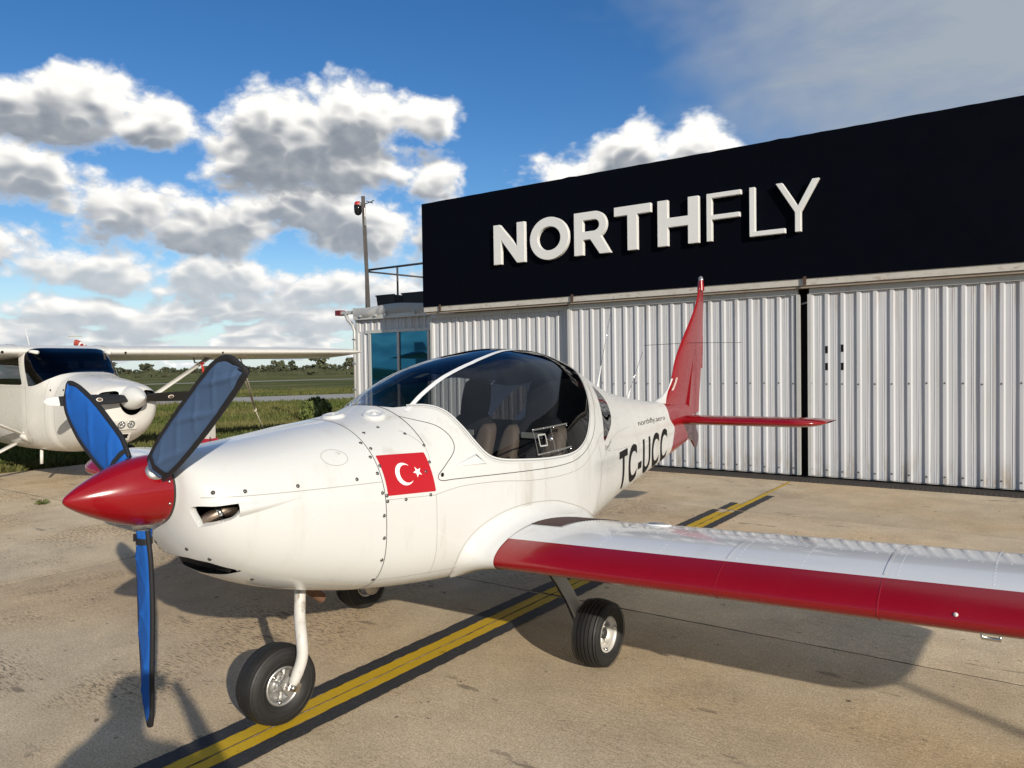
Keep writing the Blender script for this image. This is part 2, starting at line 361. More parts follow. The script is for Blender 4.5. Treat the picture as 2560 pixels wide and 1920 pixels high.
class Loft:
    """body with superellipse sections; local x = port, y = aft, z = up"""
    def __init__(s, tab):
        A = np.array(tab, float); s.u0, s.u1 = A[0, 0], A[-1, 0]; s.f = [pchip(A[:, 0], A[:, k]) for k in range(1, 7)]
    def par(s, u): return [f(u) for f in s.f]
    def imp(s, v, u, z):
        zt, zb, w, zm, nt, nb = s.par(u); dz = z - zm; up = dz >= 0
        n = np.where(up, nt, nb); h = np.where(up, zt - zm, zm - zb)
        return np.abs(v / w) ** n + np.abs(dz / h) ** n
    def normal(s, v, u, z):
        e = 1e-3; n = np.stack([s.imp(v + e, u, z) - s.imp(v - e, u, z), s.imp(v, u + e, z) - s.imp(v, u - e, z), s.imp(v, u, z + e) - s.imp(v, u, z - e)], -1)
        return n / np.maximum(np.linalg.norm(n, axis=-1, keepdims=True), 1e-9)
    def side(s, u, z):
        zt, zb, w, zm, nt, nb = s.par(u); dz = np.asarray(z) - zm; up = dz >= 0
        n = np.where(up, nt, nb); h = np.where(up, zt - zm, zm - zb)
        return w * np.maximum(0, 1 - np.abs(dz / h) ** n) ** (1 / n)
    def top(s, u, v):
        zt, zb, w, zm, nt, nb = s.par(u); return zm + (zt - zm) * np.maximum(0, 1 - np.abs(v / w) ** nt) ** (1 / nt)
    def ring(s, u, t):
        zt, zb, w, zm, nt, nb = s.par(u); sn, cs = np.sin(t), np.cos(t); up = cs >= 0
        n = np.where(up, nt, nb); h = np.where(up, zt - zm, zm - zb)
        v = w * np.sign(sn) * np.abs(sn) ** (2 / n); z = zm + h * np.sign(cs) * np.abs(cs) ** (2 / n)
        return v, z
    def grid(s, us, na, shrink=0.):
        t = np.arange(na) / na * 2 * np.pi; V = []; N = []
        for u in us:
            v, z = s.ring(u, t); V.append(np.stack([v, np.full(na, u), z], -1)); 
        V = np.array(V); N = s.normal(V[..., 0], V[..., 1], V[..., 2])
        if shrink: V = V - N * shrink
        nu = len(us); F = [(i * na + k, (i + 1) * na + k, (i + 1) * na + (k + 1) % na, i * na + (k + 1) % na) for i in range(nu - 1) for k in range(na)]
        return (V.reshape(-1, 3), N.reshape(-1, 3), F)
    def patch(s, us, zs, sgn=1, off=.0015):
        U, Z = np.meshgrid(us, zs, indexing='ij'); v = s.side(U, Z) * sgn
        V = np.stack([v, U, Z], -1); N = s.normal(V[..., 0], V[..., 1], V[..., 2]); V = V + N * off
        a, b = U.shape; F = [(i * b + k, (i + 1) * b + k, (i + 1) * b + k + 1, i * b + k + 1)[::sgn] for i in range(a - 1) for k in range(b - 1)]
        return (V.reshape(-1, 3), N.reshape(-1, 3), F)
    def seam(s, curve, width=.004, sgn=1, off=.0009):
        """dark ribbon following a curve given in (u,z) on the side"""
        C = np.array(curve); v = s.side(C[:, 0], C[:, 1]) * sgn
        return ribbon(np.stack([v, C[:, 0], C[:, 1]], -1), s.normal(v, C[:, 0], C[:, 1]), width, off)
    def hoop(s, u, t0, t1, width=.004, off=.0009, n=60):
        t = np.linspace(t0, t1, n); uu = np.full(n, u); v, z = s.ring(uu, t)
        return ribbon(np.stack([v, uu, z], -1), s.normal(v, uu, z), width, off)
def ribbon(P, N, width, off):
    T = np.gradient(P, axis=0); S = np.cross(N, T); S /= np.maximum(np.linalg.norm(S, axis=1, keepdims=True), 1e-9)
    A = P + N * off + S * width / 2; B = P + N * off - S * width / 2; n = len(P)
    return (np.concatenate([A, B]), np.concatenate([N, N]), [(i, i + 1, n + i + 1, n + i) for i in range(n - 1)])
def gridmesh(G, close_j=False, flip=False):
    """(ni,nj,3) points -> mesh with smooth normals"""
    ni, nj = G.shape[:2]; a = np.gradient(G, axis=0)
    b = (np.roll(G, -1, 1) - np.roll(G, 1, 1)) if close_j else np.gradient(G, axis=1)
    N = np.cross(a, b); N /= np.maximum(np.linalg.norm(N, axis=-1, keepdims=True), 1e-9)
    if flip: N = -N
    jj = nj if close_j else nj - 1
    F = [(i * nj + k, (i + 1) * nj + k, (i + 1) * nj + (k + 1) % nj, i * nj + (k + 1) % nj) for i in range(ni - 1) for k in range(jj)]
    if flip: F = [f[::-1] for f in F]
    return (G.reshape(-1, 3), N.reshape(-1, 3), F)
def joinm(ms):
    V = []; N = []; F = []; k = 0
    for v, n, f in ms:
        V.append(v); N.append(n); F += [tuple(i + k for i in q) for q in f]; k += len(v)
    return (np.concatenate(V), np.concatenate(N), F)
def stud_mesh(name, r, h=.3, n=8):
    b = MB(True); b.lathe([(0, r), (r * h * .7, r * .8), (r * h, 0.001)], n, 'z'); return mesh(name, b.V, b.F, None, True)
def place(name, me, m, pos, nrm, parent):
    o = link(name, me, m, parent); o.location = pos
    o.rotation_euler = Vector(nrm).to_track_quat('Z', 'Y').to_euler(); return o

# ================================================================== GROUND
def concrete():
    m = bpy.data.materials.new('weathered_concrete'); m.use_nodes = True; t = m.node_tree; g = NG(t); b = t.nodes['Principled BSDF']
    P = g.n('ShaderNodeNewGeometry').outputs['Position']
    oi = g.n('ShaderNodeObjectInfo').outputs['Random']
    base = g.mix(g.noise(P, .9, 6, .62), (.54, .43, .285), (.71, .585, .41))
    base = g.mix(g.ss(g.noise(P, 26, 4, .7), .45, .70), base, (.70, .58, .42))
    base = g.mix(g.m('MULTIPLY', g.ss(g.noise(P, 120, 2, .6), .50, .62), .62), base, (.28, .21, .135))
    base = g.mix(g.m('MULTIPLY', g.ss(g.noise(P, 70, 3, .7), .52, .66), .55), base, (.86, .76, .60))
    # broom-finish pitting, clustered in worn areas
    pit = g.noise(g.v('MULTIPLY', P, (17., 78., 1.)), 1.0, 4, .7)
    worn = g.ss(g.noise(P, 1.1, 4, .55), .42, .62)
    lm = g.ss(g.m('MULTIPLY', g.sep(P)[0], -1.0), 1.6, 4.6)
    base = g.mix(g.m('MULTIPLY', g.m('MULTIPLY', g.ss(pit, .51, .58), worn), g.m('MULTIPLY', g.lin(lm, 0, 1, .30, 1.0), .88)), base, (.115, .095, .075))
    # scattered stains and patched spots
    st = g.noise(g.v('MULTIPLY', P, (1.5, 4.6, 1.)), 1.0, 5, .62, .35)
    base = g.mix(g.m('MULTIPLY', g.ss(st, .635, .685), .66), base, (.15, .12, .095))
    st2 = g.noise(g.v('MULTIPLY', P, (.45, .6, 1.)), 1.0, 4, .5)
    base = g.mix(g.m('MULTIPLY', g.ss(st2, .50, .75), .35), base, (.27, .23, .185))
    bl = g.noise(P, 2.6, 6, .68, .3); base = g.mix(1.0, base, g.xyz(*[g.lin(bl, .32, .68, .86, 1.10)] * 3), 'MULTIPLY')
    warm = g.noise(P, .55, 4, .55); base = g.mix(g.ss(warm, .38, .62), base, g.mix(1.0, base, (1.04, .97, .88), 'MULTIPLY'))
    st3 = g.noise(P, 11., 4, .6); base = g.mix(g.m('MULTIPLY', g.ss(st3, .67, .72), .8), base, (.10, .075, .055))
    base = g.mix(1.0, base, g.xyz(*[g.lin(oi, 0, 1, .90, 1.08)] * 3), 'MULTIPLY')
    g.put(b.inputs['Base Color'], base); b.inputs['Roughness'].default_value = .88; b.inputs['Specular IOR Level'].default_value = .25
    bn = g.n('ShaderNodeBump'); bn.inputs['Strength'].default_value = .55; bn.inputs['Distance'].default_value = .006
    hh = g.m('ADD', g.noise(P, 170, 4, .7), g.m('MULTIPLY', g.ss(pit, .58, .72), -.8)); g.link(hh, bn.inputs['Height']); g.link(bn.outputs[0], b.inputs['Normal'])
    return m
CONC = concrete()
JOINT = mat('joint_sealant', (.030, .026, .022), .9, var=.4, vs=20)
PITCH = 3.62; XJ0, YJ0 = -2.825, 4.43
apron = obj('apron', MB().b2((-13.66, -6.5, -.30), (15.4, 12.1, -.0018)), JOINT); tag(apron, kind='structure')
def slab(x0, x1, y0, y1):
    a, c, gp = .004, .0006, .007; random.seed(int(x0 * 100) + int(y0 * 77))
    # slightly ragged arrises
    def edge(p, q, n=36):
        out = []
        for i in range(n):
            t = i / n; j = random.uniform(-1, 1) * .0028 + (.006 if random.random() < .05 else 0)
            d = (q[0] - p[0], q[1] - p[1]); L = math.hypot(*d); nx, ny = -d[1] / L, d[0] / L
            out.append((p[0] + d[0] * t + nx * j, p[1] + d[1] * t + ny * j))
        return out
    A, B, C_, D = (x0 + gp, y0 + gp), (x1 - gp, y0 + gp), (x1 - gp, y1 - gp), (x0 + gp, y1 - gp)
    ring = edge(A, B) + edge(B, C_) + edge(C_, D) + edge(D, A); n = len(ring)
    cx, cy = (x0 + x1) / 2, (y0 + y1) / 2
    V = [(cx + (x - cx) * .9997 - cx, cy + (y - cy) * .9997 - cy, 0.) for x, y in ring] + [(x - cx, y - cy, -c) for x, y in ring] + [(x - cx, y - cy, -.0017) for x, y in ring]
    F = [tuple(range(n))] + [(i + k * n, i + (k + 1) * n, (i + 1) % n + (k + 1) * n, (i + 1) % n + k * n) for k in (0, 1) for i in range(n)]
    o = link('slab', mesh('slab', V, F), CONC, apron); o.location = (cx, cy, 0)
xs = [XJ0 + PITCH * k for k in range(-3, 6)]; ys = [YJ0 + PITCH * k for k in range(-3, 2)]
for i in range(len(xs) - 1):
    for j in range(len(ys) - 1): slab(xs[i], xs[i + 1], ys[j], ys[j + 1])
    slab(xs[i], xs[i + 1], ys[-1], 10.42)
    if xs[i + 1] < -6: slab(xs[i], min(xs[i + 1], -9.7), 10.43, 12.08) if xs[i] < -9.8 else None

# painted guide line
def paintmat(name, col, wear, wearcol):
    m = bpy.data.materials.new(name); m.use_nodes = True; t = m.node_tree; g = NG(t); b = t.nodes['Principled BSDF']
    P = g.n('ShaderNodeNewGeometry').outputs['Position']
    c = g.mix(g.noise(P, 4, 5, .6), tuple(x * .8 for x in col), tuple(x * 1.15 for x in col))
    c = g.mix(g.m('MULTIPLY', g.ss(g.noise(P, 55, 5, .75), .52, .66), wear), c, wearcol)
    c = g.mix(g.m('MULTIPLY', g.ss(g.noise(P, 7, 6, .7), .62, .70), .75), c, tuple(x * .35 for x in wearcol))
    g.put(b.inputs['Base Color'], c); b.inputs['Roughness'].default_value = .72
    bn = g.n('ShaderNodeBump'); bn.inputs['Strength'].default_value = .5; bn.inputs['Distance'].default_value = .005
    g.link(g.noise(P, 130, 4, .7), bn.inputs['Height']); g.link(bn.outputs[0], b.inputs['Normal']); return m
YEL = paintmat('yellow_line_paint', (.60, .385, .008), .40, (.40, .27, .04)); BORD = paintmat('black_line_border', (.026, .027, .032), .45, (.11, .10, .09))
def strip(name, xa, xb, y0, y1, z, m, jit=.0035, par=None, step=.035, taper=0.):
    n = max(2, int((y1 - y0) / step)); V = []
    for i in range(n + 1):
        y = y0 + (y1 - y0) * i / n; s = taper * i / n
        V += [(xa + s + random.uniform(-jit, jit), y + random.uniform(-jit, jit), z), (xb - s + random.uniform(-jit, jit), y + random.uniform(-jit, jit), z)]
    return link(name, mesh(name, V, [(2 * i, 2 * i + 1, 2 * i + 3, 2 * i + 2) for i in range(n)]), m, par)
random.seed(5)
gl_ = empty('painted_guide_line', (0, 0, 0)); tag(gl_, kind='structure')
for (a, b_, y0, y1) in ((-3.003, -2.9085, -6.4, 4.4), (-2.7495, -2.653, -6.4, 4.4), (-3.003, -2.9085, 4.436, 8.0), (-2.965, -2.880, 8.06, 8.5), (-2.7495, -2.653, 4.436, 8.02), (-2.755, -2.66, 8.06, 9.15)):
    strip('black_border', a, b_, y0, y1, .004, BORD, par=gl_, jit=.005)
for (a, b_, y0, y1) in ((-2.9080, -2.8305, -6.4, 4.4), (-2.8195, -2.7500, -6.4, 4.4), (-2.9080, -2.8305, 4.436, 7.87), (-2.8195, -2.7500, 4.436, 7.95), (-2.8795, -2.8305, 8.06, 8.45), (-2.8195, -2.7560, 8.06, 9.2), (-2.8195, -2.785, 9.21, 10.3)):
    strip('yellow_stripe', a, b_, y0, y1, .004, YEL, par=gl_, jit=.003)

strip('joint_crack', XJ0 - .0035, XJ0 + .0015, -6.4, 10.35, .0052, JOINT, par=gl_, jit=.0012)

# weeds in the joints
WEED = mat('weed_green', (.10, .115, .035), .7, var=.4, vs=20)
def weed(x, y, s, seed, label):
    random.seed(seed); b = MB()
    for i in range(26):
        a = random.uniform(0, 6.28); r = s * random.uniform(.4, 1); h = s * random.uniform(.25, .8); w = s * .05
        b.add([(-w * math.sin(a), w * math.cos(a), 0), (w * math.sin(a), -w * math.cos(a), 0), (r * .5 * math.cos(a), r * .5 * math.sin(a), h), (r * math.cos(a), r * math.sin(a), h * .7)], [(0, 1, 2), (1, 3, 2)])
    o = obj('weed', b, WEED); o.location = (x, y, -.01); tag(o, label, 'weed', 'weeds in the concrete joints')
weed(-10.0, 4.18, .10, 3, 'small green weed growing from the concrete joint left of the red spinner')

# grass field
def grassmat():
    m = bpy.data.materials.new('field_grass'); m.use_nodes = True; t = m.node_tree; g = NG(t); b = t.nodes['Principled BSDF']
    P = g.n('ShaderNodeNewGeometry').outputs['Position']
    c = g.mix(g.ss(g.noise(P, .09, 6, .65), .38, .62), (.085, .105, .030), (.22, .19, .08))
    c = g.mix(g.m('MULTIPLY', g.ss(g.noise(P, .8, 5, .7), .42, .66), .6), c, (.145, .165, .045))
    c = g.mix(g.m('MULTIPLY', g.ss(g.noise(g.v('MULTIPLY', P, (.06, .012, 1)), 1., 5, .6), .48, .58), .7), c, (.075, .098, .028))
    c = g.mix(g.m('MULTIPLY', g.ss(g.noise(P, 9, 4, .7), .5, .7), .6), c, (.035, .045, .012))
    g.put(b.inputs['Base Color'], c); b.inputs['Roughness'].default_value = .95; b.inputs['Specular IOR Level'].default_value = .1
    bn = g.n('ShaderNodeBump'); bn.inputs['Strength'].default_value = 1.; bn.inputs['Distance'].default_value = .25
    g.link(g.noise(P, 2.5, 6, .75), bn.inputs['Height']); g.link(bn.outputs[0], b.inputs['Normal']); return m
GRASS = grassmat()
fld = obj('field', MB().add([(-2500, -2500, -.035), (2500, -2500, -.035), (2500, 2500, -.035), (-2500, 2500, -.035)], [(0, 1, 2, 3)]), GRASS); tag(fld, kind='structure')
ASPH = mat('taxiway_concrete', (.36, .345, .315), .9, var=.12, vs=.5, bump=.2, bs=20)
def tx(y): return -32.6 + .43 * (y - 23.3)
V = [(tx(y) + dx + math.sin(y * 1.7 + dx) * .12, y, -.026) for y in np.arange(-60, 140, 1.) for dx in (0, -8.6)]
tw = obj('taxiway', MB().add(V, [(2 * i, 2 * i + 2, 2 * i + 3, 2 * i + 1) for i in range(len(V) // 2 - 1)]), ASPH); tag(tw, kind='structure')
pth = obj('far_path', MB().add([(-118, -60, -.02), (-112, -60, -.02), (-70, 160, -.02), (-74, 160, -.02)], [(0, 1, 2, 3)]), ASPH); tag(pth, kind='structure')

def grass_tufts():
    n = 30000
    r = 14 + 48 * rng.random(n) ** 1.4; a = np.radians(-38 - 36 * rng.random(n))
    x = r * np.sin(a) ; y = r * np.cos(a)
    n2 = 9000; x = np.concatenate([x, -13.75 - 5 * rng.random(n2) ** 1.5]); y = np.concatenate([y, 2 + 14 * rng.random(n2)])
    ok = (x < -13.72) | (y > 26)
    nl = tx(y); ok &= ~((x < nl - .1) & (x > nl - 8.5)); ok &= ~((x > -13.3) & (y > 11.5))
    x, y = x[ok], y[ok]; n = len(x)
    patch = .5 + .5 * np.sin(x * .55 + 1.3 * np.sin(y * .4)) * np.cos(y * .37 + x * .21)
    V = np.zeros((n, 9, 3)); 
    for k in range(3):
        th = rng.random(n) * 6.283; h = (.06 + .13 * rng.random(n)) * (.6 + .9 * patch); w = .018 + .03 * rng.random(n); ln = .05 + .08 * rng.random(n); t2 = rng.random(n) * 6.283
        V[:, 3 * k + 0] = np.stack([x + w * np.cos(th), y + w * np.sin(th), np.full(n, -.04)], -1)
        V[:, 3 * k + 1] = np.stack([x - w * np.cos(th), y - w * np.sin(th), np.full(n, -.04)], -1)
        V[:, 3 * k + 2] = np.stack([x + ln * np.cos(t2), y + ln * np.sin(t2), h - .03], -1)
    me = bpy.data.meshes.new('grass'); me.vertices.add(n * 9); me.vertices.foreach_set('co', V.reshape(-1)); me.loops.add(n * 9); me.loops.foreach_set('vertex_index', np.arange(n * 9))
    me.polygons.add(n * 3); me.polygons.foreach_set('loop_start', np.arange(n * 3) * 3); me.polygons.foreach_set('loop_total', np.full(n * 3, 3)); me.update(); me.validate()
    o = link('grass', me, GRASSB); tag(o, 'short uneven green and straw grass beyond the apron edge', 'grass', kind='stuff')
def grassb():
    m = bpy.data.materials.new('grass_blades'); m.use_nodes = True; t = m.node_tree; g = NG(t); b = t.nodes['Principled BSDF']
    P = g.n('ShaderNodeNewGeometry').outputs['Position']
    c = g.mix(g.ss(g.noise(P, .25, 5, .6), .36, .64), (.085, .115, .028), (.24, .20, .085)); c = g.mix(g.noise(P, 14, 2, .5), c, (.055, .075, .018))
    g.put(b.inputs['Base Color'], c); b.inputs['Roughness'].default_value = .9; b.inputs['Specular IOR Level'].default_value = .15
    return m
GRASSB = grassb(); grass_tufts()

# ================================================================== TREES
LEAF = mat('leaf_dark', (.055, .068, .034), .8, var=.45, vs=1.2, rnd=.3); LEAF2 = mat('leaf_olive', (.082, .090, .046), .8, var=.45, vs=1.2, rnd=.3); BARK = mat('bark', (.10, .08, .06), .9, var=.3)
def tree_meshes(seed, spread, nblob, nleaf, ls):
    random.seed(seed); r2 = np.random.default_rng(seed)
    tr = MB(); tr.tube([(0, 0, -.1), (.02, .01, .25), (-.01, .02, .5)], [.035, .026, .015], 6)
    blobs = []
    for i in range(nblob):
        a = random.uniform(0, 6.28); rr = spread * random.uniform(.1, 1.) ; z = random.uniform(.34, .88)
        rr *= 1.15 - abs(z - .5) * 1.1
        c = (rr * math.cos(a), rr * math.sin(a), z); blobs.append((c, random.uniform(.10, .2)))
        tr.tube([(0, 0, random.uniform(.2, .45)), (c[0] * .5, c[1] * .5, (z + .35) / 2), c], [.014, .009, .004], 5)
    V = []; F = []
    for i in range(nleaf):
        c, r = blobs[r2.integers(len(blobs))]; d = r2.normal(size=3); d /= np.linalg.norm(d); p = np.array(c) + d * r * r2.random() ** .35 * np.array([1, 1, .8])
        n = r2.normal(size=3); n /= np.linalg.norm(n); t = np.cross(n, [0, 0, 1.01]); t /= np.linalg.norm(t); b = np.cross(n, t); s = ls * (.5 + r2.random())
        k = len(V); V += [p + t * s, p + b * s * .7, p - t * s, p - b * s * .7]; F.append((k, k + 1, k + 2, k + 3))
    return mesh('trunk', tr.V, tr.F), mesh('crown', V, F)
TV = [tree_meshes(11, .42, 13, 700, .06), tree_meshes(12, .36, 12, 620, .06), tree_meshes(13, .55, 15, 760, .065), tree_meshes(14, .3, 11, 560, .055), tree_meshes(15, .6, 16, 800, .065)]
def tree(az, dist, h, k, label, grp, leaf=None):
    x, y = dist * math.sin(R_(az)), dist * math.cos(R_(az)); o = empty('tree', (x, y, -.05), random.uniform(0, 6.28), label, 'tree', grp); o.scale = (h, h, h)
    tm, cm = TV[k % 5]
    if not tm.materials: tm.materials.append(BARK)
    if not cm.materials: cm.materials.append(LEAF if k % 2 else LEAF2)
    for nm, me in (('trunk', tm), ('crown', cm)): link(nm, me, None, o)
random.seed(21)
GT = 'trees along the far edge of the airfield'; LT = 'small distant tree in the dark treeline along the far edge of the field'
for i in range(150):
    az = -74 + 32 * (i + random.random()) / 150
    tree(az, random.uniform(250, 320), random.uniform(1.9, 3.6), random.randrange(5), LT, GT)
for (az, h, k), w_ in zip(((-46.4, 7.6, 4), (-47.3, 6.8, 0), (-49.6, 8.6, 2), (-51.4, 6.6, 3), (-52.6, 6.2, 2), (-56.0, 6.2, 4), (-61.0, 5.4, 2), (-63.3, 5.6, 0)), ('first', 'second', 'third', 'fourth', 'fifth', 'sixth', 'seventh', 'eighth')):
    tree(az, 262, h * .8, k, w_ + ' of the taller trees in the far treeline counting from the office annex', 'taller trees above the far treeline')
for i in range(26):
    tree(150 + 75 * i / 26 + random.uniform(-1, 1), random.uniform(90, 130), random.uniform(6, 11), random.randrange(5), 'tree of the belt across the field opposite the hangar', 'trees across the field opposite the hangar')
# scrub in front of the treeline
def scrub():
    r2 = np.random.default_rng(3); n = 9000; az = np.radians(-76 + 36 * r2.random(n)); d = 215 + 60 * r2.random(n)
    hgt = .4 + 1.0 * (.5 + .5 * np.sin(az * 60 + np.sin(az * 23) * 3)) ** 1.5
    p = np.stack([d * np.sin(az), d * np.cos(az), hgt * r2.random(n) - .1], -1); V = np.zeros((n, 4, 3)); s = .35 + .5 * r2.random(n)
    for k, (a, b) in enumerate(((-1, -.5), (1, -.5), (.8, .6), (-.7, .7))):
        t = r2.random(n) * .6 - .3 - .6
        V[:, k] = p + np.stack([a * s * np.cos(t), -a * s * np.sin(t) * 1., b * s], -1) + r2.normal(size=(n, 3)) * .1
    me = mesh('scrub', V.reshape(-1, 3), [(4 * i, 4 * i + 1, 4 * i + 2, 4 * i + 3) for i in range(n)])
    tag(link('scrub', me, mat('scrub_leaf', (.055, .062, .028), .9, var=.4, vs=.4)), 'low scrub running along the foot of the far treeline', 'scrub', kind='stuff')
scrub()
# round bush by the hangar office
BUSHM = mat('bush_leaf', (.11, .14, .03), .7, var=.5, vs=14)
def bush(loc, r, n, label, grp=None):
    r2 = np.random.default_rng(int(r * 100)); o = empty('bush', loc, 0, label, 'bush', grp); V = []; F = []
    for i in range(n):
        d = r2.normal(size=3); d /= np.linalg.norm(d); d[2] = abs(d[2]) if d[2] < -.5 else d[2]
        rad = r * (.55 + .45 * r2.random() ** .5) * (1 + .13 * math.sin(d[0] * 9 + d[2] * 7) + .08 * math.sin(d[1] * 17))
        p = d * rad * np.array([1, 1, .92]) + np.array([0, 0, r * .85]); nn = d + r2.normal(size=3) * .7; nn /= np.linalg.norm(nn)
        t = np.cross(nn, [.1, .2, 1]); t /= np.linalg.norm(t); b = np.cross(nn, t); s = .035 + .04 * r2.random(); k = len(V)
        V += [p + t * s * .5, p + b * s * 1.3, p - t * s * .5, p - b * s]; F.append((k, k + 1, k + 2, k + 3))
    link('foliage', mesh('foliage', V, F), BUSHM, o)
    b = MB()
    for i in range(6):
        a = i * 1.05; b.tube([(0, 0, -.05), (.3 * r * math.cos(a), .3 * r * math.sin(a), .5 * r), (.6 * r * math.cos(a), .6 * r * math.sin(a), 1.1 * r)], [.02, .014, .006], 5)
    obj('stem', b, BARK, o)
bush((-17.65, 14.9, -.05), .43, 3200, 'round dark green bush on the grass behind the white cowling')

# wind sock
ws = empty('windsock', (-118, 54.5, -.03), 0, 'red and white windsock on a pole rising behind the parked high-wing aircraft', 'windsock')
obj('pole', MB().tube([(0, 0, 0), (0, 0, 7.2)], .06, 8), FRAME, ws)
obj('crossarm', MB().tube([(-.9, -.6, 7.0), (.9, .6, 7.0)], .035, 6), mat('yellow_arm', (.45, .32, .06), .6), ws)
SOCKR = mat('sock_red', (.33, .05, .035), .8); SOCKW = mat('sock_white', (.62, .58, .55), .8)
for i in range(3):
    f = lambda t: (t * 2.0 * .77, t * 2.0 * .62, 6.0 - .95 * t * t - .25 * t); t0, t1 = i / 3, (i + 1) / 3
    obj('sock_band', MB(True).tube([f(t0 + (t1 - t0) * k / 4) for k in range(5)], [.52 - .22 * (t0 + (t1 - t0) * k / 4) for k in range(5)], 14, cap=False), (SOCKR, SOCKW, SOCKR)[i], ws)

# ================================================================== HANGAR
DY = 10.90
hg = empty('hangar', (0, 0, 0), 0, 'hangar with dark navy fascia and pale corrugated sliding doors', 'hangar')
INNER = mat('hangar_inside', (.02, .02, .02), .9)
SX0, SX1, SZ0, SZ1, SY = -9.62, 7.2, 2.735, 4.665, 10.72; SK = 10.72 / 10.35
# fascia board, its top edge slightly ragged
b = MB(); random.seed(4); n = 120; top = [(SX0 + (SX1 - SX0) * i / n, SZ1 + random.uniform(-.0025, .0025) + (.010 if random.random() < .05 else 0)) for i in range(n + 1)]
b.prism([(SX0, SZ0), (SX1, SZ0)] + top[::-1], SY, SY + .16); obj('fascia', b, NAVY, hg)
for i in (): obj('fascia_joint', MB().b2((SX0 + i * 2.35, SY - .003, SZ0 + .01), (SX0 + i * 2.35 + .008, SY - .0005, SZ1 - .02)), mat('fascia_joint', (.002, .003, .007), .7), hg)
obj('roof', MB().b2((-9.25, 10.89, 4.3), (7.1, 27, 4.42)), FRAME, hg)
obj('side_wall', MB().b2((-9.4, 11.25, 0), (-9.25, 27, 4.29)), CLAD, hg)
obj('back_wall', MB().b2((-9.25, 26.8, 0), (7.1, 27, 4.29)), INNER, hg); obj('side_wall', MB().b2((7.0, 11.25, 0), (7.15, 26.7, 4.29)), CLAD, hg)
obj('gap_shade_sheet', MB().b2((-9.2, 11.12, .0), (6.9, 11.16, 4.25)), INNER, hg)  # near-black sheet behind the doors, stands in for the unlit interior
obj('door_track', MB().b2((-9.62, 10.74, 2.640), (7.1, 10.87, 2.732)), mat('track_paint', (.50, .48, .43), .6, var=.15, vs=6, dirt=(.22, .11, .06), dirt_amt=.9, dirt_vs=(4, 4, 12)), hg)
obj('door_track', MB().b2((-9.6, 10.765, 2.605), (7.1, 10.87, 2.637)), mat('track_lower', (.30, .25, .20), .7, var=.3, vs=5, dirt=(.16, .08, .05), dirt_amt=.8, dirt_vs=(3, 3, 9)), hg)
for x in (-9.2, -6.36, -2.70, 1.0): obj('track_bracket', MB().b2((x - .02, 10.70, 2.64), (x + .02, 10.717, 2.755)), mat('bracket_rust', (.075, .045, .032), .85, var=.4, vs=20), hg)
SCRM = stud_mesh('door_screw', .012, .8, 6)
def corr(x0, x1, z0, z1, y, per=.2, dep=.024, x_off=0.):
    prof = [(0, 1), (.20, 1), (.29, 0), (.52, 0), (.535, .10), (.56, .10), (.575, 0), (.64, 0), (.655, .1), (.68, .1), (.695, 0), (.90, 0), (1.0, 1)]
    pts = []; k = 0; x = x0 + x_off - per
    while x < x1 + per:
        for f, d in prof[:-1]: pts.append((x + f * per, d))
        x += per
    pts = [(px, d) for px, d in pts if x0 < px < x1]; pts = [(x0, pts[0][1])] + pts + [(x1, pts[-1][1])]
    V = []; zz = [z0, z0 + .5, (z0 + z1) / 2, z1]
    for px, d in pts:
        for z in zz: V.append((px, y - d * dep + (random.uniform(-.0018, .0018) if z0 < z < z1 else 0), z))
    m = len(zz); F = [(i * m + k, (i + 1) * m + k, (i + 1) * m + k + 1, i * m + k + 1) for i in range(len(pts) - 1) for k in range(m - 1)]
    return MB().add(V, F)
def hdoor(x0, x1, y, label, cut=False):
    o = obj('sliding_door', corr(x0, x1, .035, 2.53, y), CLAD, hg); o['label'] = label
    f = MB().b2((x0, y - .040, 2.528), (x1, y + .03, 2.602)); obj('head_frame', f, FRAME, o)
    for a in (x0, x1): obj('edge_frame', MB().b2((a - .022, y - .048, .03), (a + .022, y + .03, 2.527)), FRAME, o)
    obj('bottom_frame', MB().b2((x0, y + .004, .02), (x1, y + .05, .09)), FRAME, o)
    x = x0 + .02 + (.0)
    while x < x1 - .05:
        for z in (1.30, .12): place('screw', SCRM, SCREW, (x, y - .0245, z + random.uniform(-.01, .01)), (0, -1, 0), o)
        x += .2
    return o
random.seed(9)
hdoor(-9.64, -6.50, 11.0, 'corrugated door leaf furthest from the yellow line, set back'); d2 = hdoor(-6.52, -2.83, DY, 'corrugated door leaf behind the red tail'); d3 = hdoor(-2.68, 1.05, DY, 'corrugated door leaf with four black slots'); hdoor(1.1, 4.8, DY, 'corrugated door leaf beyond the right edge')
for x, z in ((-2.478, 1.76), (-2.278, 1.775), (-2.478, 1.53), (-2.278, 1.53)): obj('slot', MB().b2((x - .001, DY - .0255, z - .05), (x + .034, DY - .0245, z + .05)), BLACKP, d3)
obj('gap_bar', MB().tube([(-2.83, 10.98, 2.40), (-2.68, 10.98, 2.44)], .012, 6), FRAME, hg)
